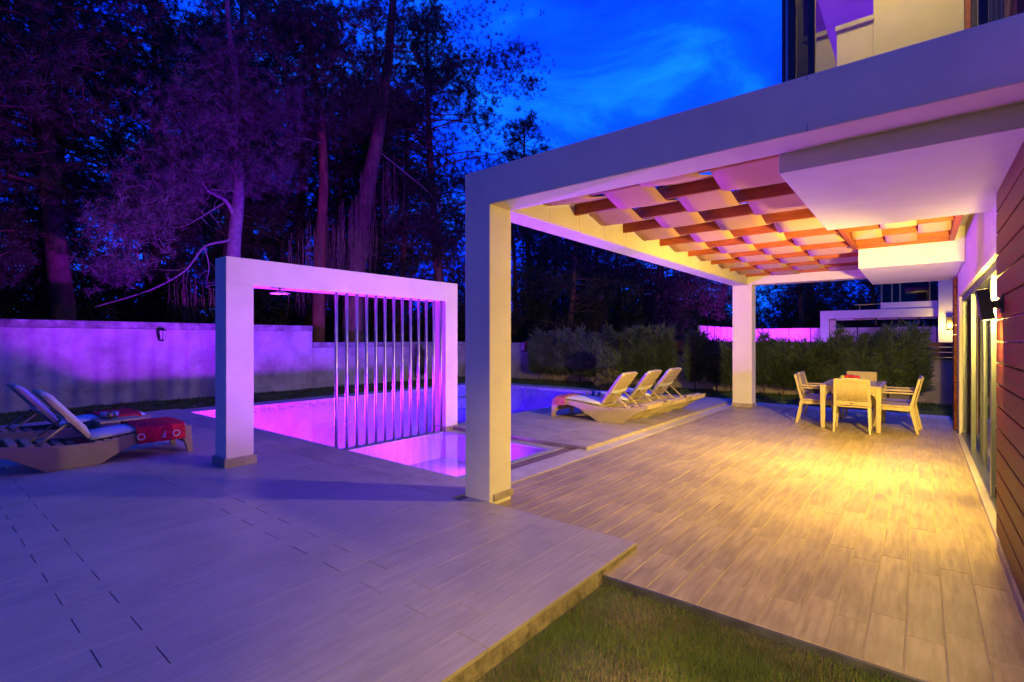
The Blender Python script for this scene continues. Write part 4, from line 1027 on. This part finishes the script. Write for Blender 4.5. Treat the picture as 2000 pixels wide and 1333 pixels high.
for (u, v, dx, su, sv, n) in ((390, 330, 0.8, 60, 35, 150), (300, 380, 1.2, 75, 45, 190), (250, 430, 1.2, 60, 35, 130), (450, 250, 0.0, 90, 60, 190), (360, 210, 0.6, 90, 60, 160), (540, 200, 0.3, 70, 60, 130), (230, 520, 1.0, 45, 20, 60), (520, 330, 0.4, 60, 40, 90), (330, 300, 0.6, 60, 30, 90), (440, 120, 0.0, 90, 60, 130)):
    for i in range(n):
        p = on_x(u + rng.normal() * su * 0.55, v + rng.normal() * sv * 0.55, XA + dx + rng.normal() * 0.8); cs.append(np.array(p))
cs = np.array(cs); cs = (cs[:, None, :] + rng.normal(size=(len(cs), 3, 3)) * 0.18).reshape(-1, 3)
v, f = needles(cs, 19, 0.22, 0.0095, 0.0); v = v - np.array(oA)
link('crown', np_mesh('violet_needles', v, f, 'needle2'), ga)

# ---- leaning twin-trunk pines with ivy and hanging vines
def special(name, label, X, path, r, mtop, crowns, vines=(), branches=(), mvine='vine'):
    o = on_x(path[0][0], path[0][1], X); o.z = -0.2
    t = thing(name, label, 'tree', tuple(o))
    tp = [tuple(o)] + [tuple(on_x(u, v, X)) for u, v in path]; tp = spline(tp, 4)
    mb = MB(); k = len(tp); mb.tube(tp, [r * (1.1 - 0.75 * i / (k - 1)) for i in range(k)], 10); loc_build(mb, 'trunk', mtop, t, o)
    if branches:
        for i, (px, rr) in enumerate(branches):
            mb = MB(); twigs(mb, limb(mb, px, rr, X), 6, 0.8, i * 17 + int(px[0][0]), 0.010)
            loc_build(mb, 'bare_branch', 'deadwood', t, o)
    cs = []
    for (u, v, dx, su, sv, n) in crowns:
        for i in range(n): cs.append(np.array(on_x(u + rng.normal() * su * 0.55, v + rng.normal() * sv * 0.55, X + dx + rng.normal() * 0.9)))
    cs = np.array(cs); cs = (cs[:, None, :] + rng.normal(size=(len(cs), 3, 3)) * 0.17).reshape(-1, 3)
    v, f = needles(cs, 18, 0.21, 0.0105, 0.1); v = v - np.array(o); link('crown', np_mesh('needles', v, f, 'needle'), t)
    if vines:
        mb = MB(); rs = random.Random(int(path[0][0]))
        for (u0, u1, v0, v1, n) in vines:
            for i in range(n):
                u = rs.uniform(u0, u1); a = rs.uniform(v0, (v0 + v1) / 2); b_ = rs.uniform((a + v1) / 2, v1); dx = rs.uniform(0.2, 0.9)
                pts = [on_x(u + rs.uniform(-6, 6) * j / 4, a + (b_ - a) * j / 4, X + dx) for j in range(5)]
                mb.tube(pts, [0.012, 0.012, 0.010, 0.008, 0.004], 4, False)
        loc_build(mb, 'hanging_vine', mvine, t, o)
    return t
special('leaning_pine', 'thick leaning pine trunk wrapped in hanging vines behind the steel bars', -18.0, [(690, 620), (700, 480), (715, 380), (735, 280), (745, 215), (760, 100), (770, -30)], 0.42, 'bark',
        [(760, 180, 0.5, 120, 60, 260), (840, 120, 0.6, 120, 60, 240), (700, 100, 0.3, 110, 60, 200), (980, 130, 0.4, 75, 40, 110), (900, 190, 0.5, 80, 40, 110), (800, 30, 0.4, 150, 40, 220), (830, 420, 0.8, 50, 40, 90), (870, 460, 0.8, 35, 40, 60), (1040, 165, 0.5, 22, 16, 30), (1010, 100, 0.5, 30, 20, 30)],
        vines=((655, 700, 380, 600, 45), (700, 735, 330, 560, 30), (745, 790, 280, 480, 22)),
        branches=(([(745, 300, 0.2), (800, 345, 0.7), (840, 380, 1.0), (870, 430, 1.2)], 0.035), ([(755, 110, 0.2), (720, 60, 0.6), (640, 30, 0.9), (590, -10, 1.0)], 0.04), ([(762, 100, 0.1), (840, 105, 0.5), (900, 118, 0.7), (980, 130, 0.9)], 0.05), ([(750, 200, 0.2), (735, 140, 0.6), (720, 125, 0.8)], 0.03), ([(840, 105, 0.5), (930, 145, 0.7), (1040, 168, 0.6)], 0.03)))
special('orange_barked_pine', 'slim pine with orange bark and vine curtain between the leaning trunk and the gnarled pine', -18.6, [(622, 620), (625, 480), (632, 360), (628, 260), (615, 150), (600, 20)], 0.26, 'redbark',
        [(600, 150, 0.4, 100, 60, 200), (560, 60, 0.4, 120, 60, 200), (650, 220, 0.4, 80, 50, 150), (640, 40, 0.3, 100, 40, 150)],
        vines=((590, 655, 420, 620, 40), (330, 420, 540, 640, 45), (560, 600, 450, 620, 15)), branches=(([(628, 280, 0.2), (580, 270, 0.5), (540, 285, 0.8)], 0.03), ([(625, 170, 0.2), (680, 140, 0.6), (700, 110, 0.8)], 0.03)))

# ---- hedge conifers along the low wall
def thuja_mesh(seed, H=2.0, w=0.42):
    rs = np.random.default_rng(seed); cs = []
    plumes = [(0.0, 0.0, 1.0, 0.20)] + [(w * 0.75 * math.cos(a), w * 0.75 * math.sin(a), rs.uniform(0.72, 0.97), rs.uniform(0.13, 0.19)) for a in np.linspace(0, 6.283, 8)[:7] + rs.uniform(0, 1)]
    for (px, py, ph, pr) in plumes:
        for i in range(150):
            f = rs.uniform(0.22, 1.0); r_ = pr * (1.08 - f) ** 0.6 * math.sqrt(rs.uniform(0.02, 1)); a = rs.uniform(0, 6.283); sq = min(1.0, 0.35 + f * 1.3)
            cs.append((px * sq + r_ * math.cos(a), py * sq + r_ * math.sin(a), f * ph * H))
    cs = np.array(cs); per = 7; m_ = len(cs) * per
    c = np.repeat(cs, per, axis=0); out = c * np.array([1, 1, 0]); out /= np.linalg.norm(out, axis=1)[:, None] + 1e-6
    d = out * 0.8 + np.array([0, 0, 0.75]) + rs.normal(size=(m_, 3)) * 0.45; d /= np.linalg.norm(d, axis=1)[:, None]
    s = np.cross(d, rand_dirs(m_)); s /= np.linalg.norm(s, axis=1)[:, None]
    l = rs.uniform(0.07, 0.17, m_)[:, None] * np.repeat(np.where(rs.uniform(0, 1, len(cs)) < 0.12, 2.2, 1.0), per)[:, None]; wd = rs.uniform(0.007, 0.018, m_)[:, None]; c = c + rs.normal(size=(m_, 3)) * 0.045
    v = np.empty((m_, 4, 3)); v[:, 0] = c; v[:, 1] = c + d * l * 0.5 + s * wd; v[:, 2] = c + d * l; v[:, 3] = c + d * l * 0.5 - s * wd
    st = MB().tube([(0, 0, -0.12), (0.01, 0.01, 0.5), (0, 0, 1.5)], [0.022, 0.018, 0.006], 6)
    return st.mesh('thuja_stem', 'bark', True), np_mesh('thuja_sprays', v.reshape(-1, 3), np.arange(m_ * 4).reshape(-1, 4), 'thuja')
TV = [thuja_mesh(3, 2.0, 0.34), thuja_mesh(5, 2.0, 0.38), thuja_mesh(8, 2.0, 0.32), thuja_mesh(13, 2.0, 0.28)]
def hedge(u, top_v, k, sc, label, grp):
    p = on_y(u, top_v, 15.95); h = p.z + 0.1
    t = thing('hedge_conifer', label, 'conifer', (p.x, 15.95 + random.uniform(-0.1, 0.1), -0.1), random.uniform(0, 6.28), grp)
    t.scale = (sc, sc, h / 2.0); link('stem', TV[k][0], t); link('crown', TV[k][1], t)
for i, u in enumerate((1052, 1078, 1105, 1132, 1160, 1190, 1222, 1252, 1290)):
    hedge(u, 646 + random.uniform(-6, 6), i % 3, random.uniform(0.95, 1.2), 'feathery conifer merged into the dense hedge behind the pool end', 'dense hedge conifers behind the pool end')
for i, u in enumerate((1360, 1398, 1428)):
    hedge(u, (650, 664, 668)[i], 3, random.uniform(0.85, 1.0), 'slim conifer standing apart between the dense hedge and the rear pergola column', 'slim conifers before the rear column')
for i, u in enumerate((1492, 1530, 1568, 1600, 1640, 1690, 1735, 1782)):
    hedge(u, (652, 664, 666, 668, 642, 655, 640, 640)[i], i % 4, random.uniform(0.8, 1.05), 'conifer in the row behind the dining table', 'conifers behind the dining table')
# topiary standard and round shrub near the pool end
def blob(cent, rad, n, ln, wd, seed, shell=0.55):
    rs = np.random.default_rng(seed); d = rs.normal(size=(n, 3)); d /= np.linalg.norm(d, axis=1)[:, None]
    r_ = (shell + (1 - shell) * rs.uniform(0, 1, n) ** 0.5)[:, None] * (1 + 0.12 * np.sin(5 * d[:, :1] + seed) + 0.1 * np.sin(7 * d[:, 1:2]))
    c = np.array(cent) + d * r_ * np.array(rad)
    t_ = d + rs.normal(size=(n, 3)) * 0.7; t_ /= np.linalg.norm(t_, axis=1)[:, None]; s = np.cross(t_, rand_dirs(n)); s /= np.linalg.norm(s, axis=1)[:, None]
    l = ln * rs.uniform(0.6, 1.3, n)[:, None]; w = wd * rs.uniform(0.7, 1.3, n)[:, None]
    v = np.empty((n, 4, 3)); v[:, 0] = c; v[:, 1] = c + t_ * l * .5 + s * w; v[:, 2] = c + t_ * l; v[:, 3] = c + t_ * l * .5 - s * w
    return v.reshape(-1, 3), np.arange(n * 4).reshape(-1, 4)
t = thing('topiary_tree', 'small ball-headed topiary tree on a thin stem beyond the pool end', 'tree', (-7.3, 13.55, -0.1))
MB().tube([(0, 0, 0), (0.015, 0, 0.5), (0, 0, 1.05)], [0.018, 0.014, 0.012], 6).build('trunk', 'bark', t, True)
v, f = blob((0, 0, 1.10), (0.30, 0.30, 0.26), 1500, 0.07, 0.016, 4); link('crown', np_mesh('ball_leaves', v, f, 'ball'), t)
t = thing('round_shrub', 'low round yellow-green shrub below the ball-headed topiary', 'shrub', (-7.15, 13.5, -0.1))
v, f = blob((0, 0, 0.36), (0.52, 0.45, 0.32), 2200, 0.075, 0.02, 9); link('foliage', np_mesh('shrub_leaves', v, f, 'yellowleaf'), t)
MB().tube([(0, 0, 0), (0, 0, 0.3)], 0.03, 6).build('stem', 'bark', t)
p = on_x(822, 700, -15.2)
t = thing('young_cypress', 'small dark young cypress against the low part of the stained wall', 'shrub', (-15.2, p.y, -0.1)); t.scale = (0.55, 0.55, 0.68)
link('stem', TV[3][0], t); link('crown', TV[3][1], t)

# ---- grass: near lawn corner, strips by the walls
def grass(name, x0, x1, y0, y1, n, h, label, z=-0.1, w=0.0035, m='blade', ph=0.0):
    rs = np.random.default_rng(int(n)); xy = np.stack([rs.uniform(x0, x1, n), rs.uniform(y0, y1, n)], 1)
    dens = 0.5 + 0.5 * np.sin(ph + xy[:, 0] * 5.1 + 1.3 * np.sin(xy[:, 1] * 4)) * np.sin(xy[:, 1] * 6.3 + xy[:, 0] * 2)
    keep = rs.uniform(0, 1, n) < 0.25 + 1.1 * dens; xy = xy[keep]; dens = dens[keep]; n = len(xy)
    hh = h * rs.uniform(0.35, 1.0, n) * (0.55 + 0.6 * dens)
    a = rs.uniform(0, 6.283, n); d = np.stack([np.cos(a), np.sin(a), np.zeros(n)], 1); s = np.stack([-np.sin(a), np.cos(a), np.zeros(n)], 1)
    b = np.column_stack([xy, np.full(n, z)]); tip = b + d * (hh * rs.uniform(0.2, 1.0, n))[:, None]; tip[:, 2] += hh
    v = np.empty((n, 3, 3)); v[:, 0] = b - s * w; v[:, 1] = b + s * w; v[:, 2] = tip
    o = link(name, np_mesh(name, v.reshape(-1, 3), np.arange(n * 3).reshape(-1, 3), m)); o['kind'] = 'stuff'; tag(o, label, 'grass'); return o
MB_ = MB().box(-1.585, 0.424, -1.5, 2.884, -0.16, -0.048); o = struct(MB_.build('lawn', 'turf'))
grass('lawn_grass', -1.56, 0.42, 0.2, 2.87, 110000, 0.05, 'short patchy grass in the corner between deck and patio', -0.048, 0.0016)
grass('dry_grass', -1.56, 0.42, 0.2, 2.87, 60000, 0.038, 'dry straw-coloured blades mixed into the lawn corner', -0.048, 0.0016, 'straw', 1.9)
grass('wall_grass', -15.6, -12.35, 0.5, 16.4, 40000, 0.09, 'rough grass strip along the foot of the stained wall', -0.1, 0.008)
grass('hedge_grass', -12.3, 0.6, 13.3, 16.5, 40000, 0.09, 'grass strip in front of the conifer hedge', -0.1, 0.008)

# ================================================================== NEIGHBOUR
nb = thing('neighbouring_villa', 'white neighbouring villa with flat pergola and balcony beyond the hedge', 'house', (-1.5, 32.0, -0.1))
ON = (-1.5, 32.0, -0.1)
def N_(a, name, m, parent=None, bevel=0.01): return wallbox(parent or nb, ON, a, name, m, bevel)
N_((-4.25, -3.85, 31.8, 32.15, -0.1, 2.66), 'column', 'plaster'); N_((-4.25, 1.2, 31.8, 32.15, 2.662, 3.08), 'beam', 'plaster')
N_((-4.25, -3.9, 35.0, 35.35, -0.1, 2.66), 'column', 'plaster'); N_((-4.25, 1.2, 35.0, 35.35, 2.662, 3.08), 'beam', 'plaster')
N_((-4.25, -3.9, 32.16, 34.99, 2.662, 3.079), 'side_beam', 'plaster'); N_((-3.0, 1.2, 32.16, 34.99, 2.70, 2.78), 'ceiling', 'creamwall')
N_((0.65, 5.0, 31.6, 31.795, -0.1, 5.2), 'wall', 'plaster'); N_((-1.6, 0.648, 31.85, 32.1, 3.082, 3.42), 'parapet', 'plaster')
N_((-1.7, 0.64, 34.0, 34.2, 3.43, 6.0), 'window', 'smoke'); N_((-1.6, 0.64, 34.3, 34.4, 3.1, 6.0), 'dark_interior', 'blackmatt')
for x in (-1.7, -1.25, -0.9): N_((x, x + 0.08, 33.9, 33.99, 3.43, 6.0), 'window_frame', 'alu')
N_((0.30, 0.36, 31.9, 31.96, 3.43, 4.6), 'rail_post', 'brass')
N_((-2.75, -1.61, 31.9, 31.94, 3.33, 3.38), 'hand_rail', 'brass'); N_((-2.5, -2.46, 31.9, 31.94, 3.082, 3.329), 'rail_post', 'brass')
for x in (-1.9, -0.9, -0.1): N_((x, x + 0.07, 33.0, 33.07, 2.3, 2.699), 'hanging_lamp', 'black')
lamp('sconce_light', 'POINT', (2.55, -0.75, 2.3), 110, WARM, parent=nb, radius=0.1)
lp = N_((0.95, 1.15, 31.45, 31.595, 2.05, 2.62), 'wall_sconce', 'lens_warm'); lp.data.materials.clear(); lp.data.materials.append(M['brass'])
vf = thing('violet_lit_wall', 'white panelled garden wall lit violet beyond the hedge by the neighbouring villa', 'wall', (-9.0, 31.0, -0.1))
OV = (-9.0, 31.0, -0.1)
y = 26.5
while y < 35.9: wallbox(vf, OV, (-9.05, -8.95, y, y + 1.15, -0.1, 2.27), 'wall_panel', 'plaster', 0.004); wallbox(vf, OV, (-9.06, -8.93, y + 1.152, y + 1.198, -0.1, 2.28), 'wall_post', 'darkalu', 0.004); y += 1.2
x = -8.9
while x < 1.5: wallbox(vf, OV, (x, x + 1.15, 36.0, 36.1, -0.1, 2.25), 'wall_panel', 'plaster', 0.004); x += 1.2
t = pool_light((-4.9, 32.5, 0.03), (-8.9, 32.5, 1.6), 9000, VIOLET, 'lens_violet', 'violet garden lamp beyond the hedge lighting the neighbouring wall', 165); t['category'] = 'garden lamp'
t['group'] = 'garden lamps beyond the hedge'
t = pool_light((-6.5, 27.5, 0.03), (-2.5, 31.5, 2.6), 1500, (0.30, 0.08, 1.0), 'lens_violet', 'added violet lamp on the lawn tinting the neighbouring pergola front', 165); t['category'] = 'garden lamp'  # extra lamp, added so the white pergola front turns lavender
t['group'] = 'garden lamps beyond the hedge'
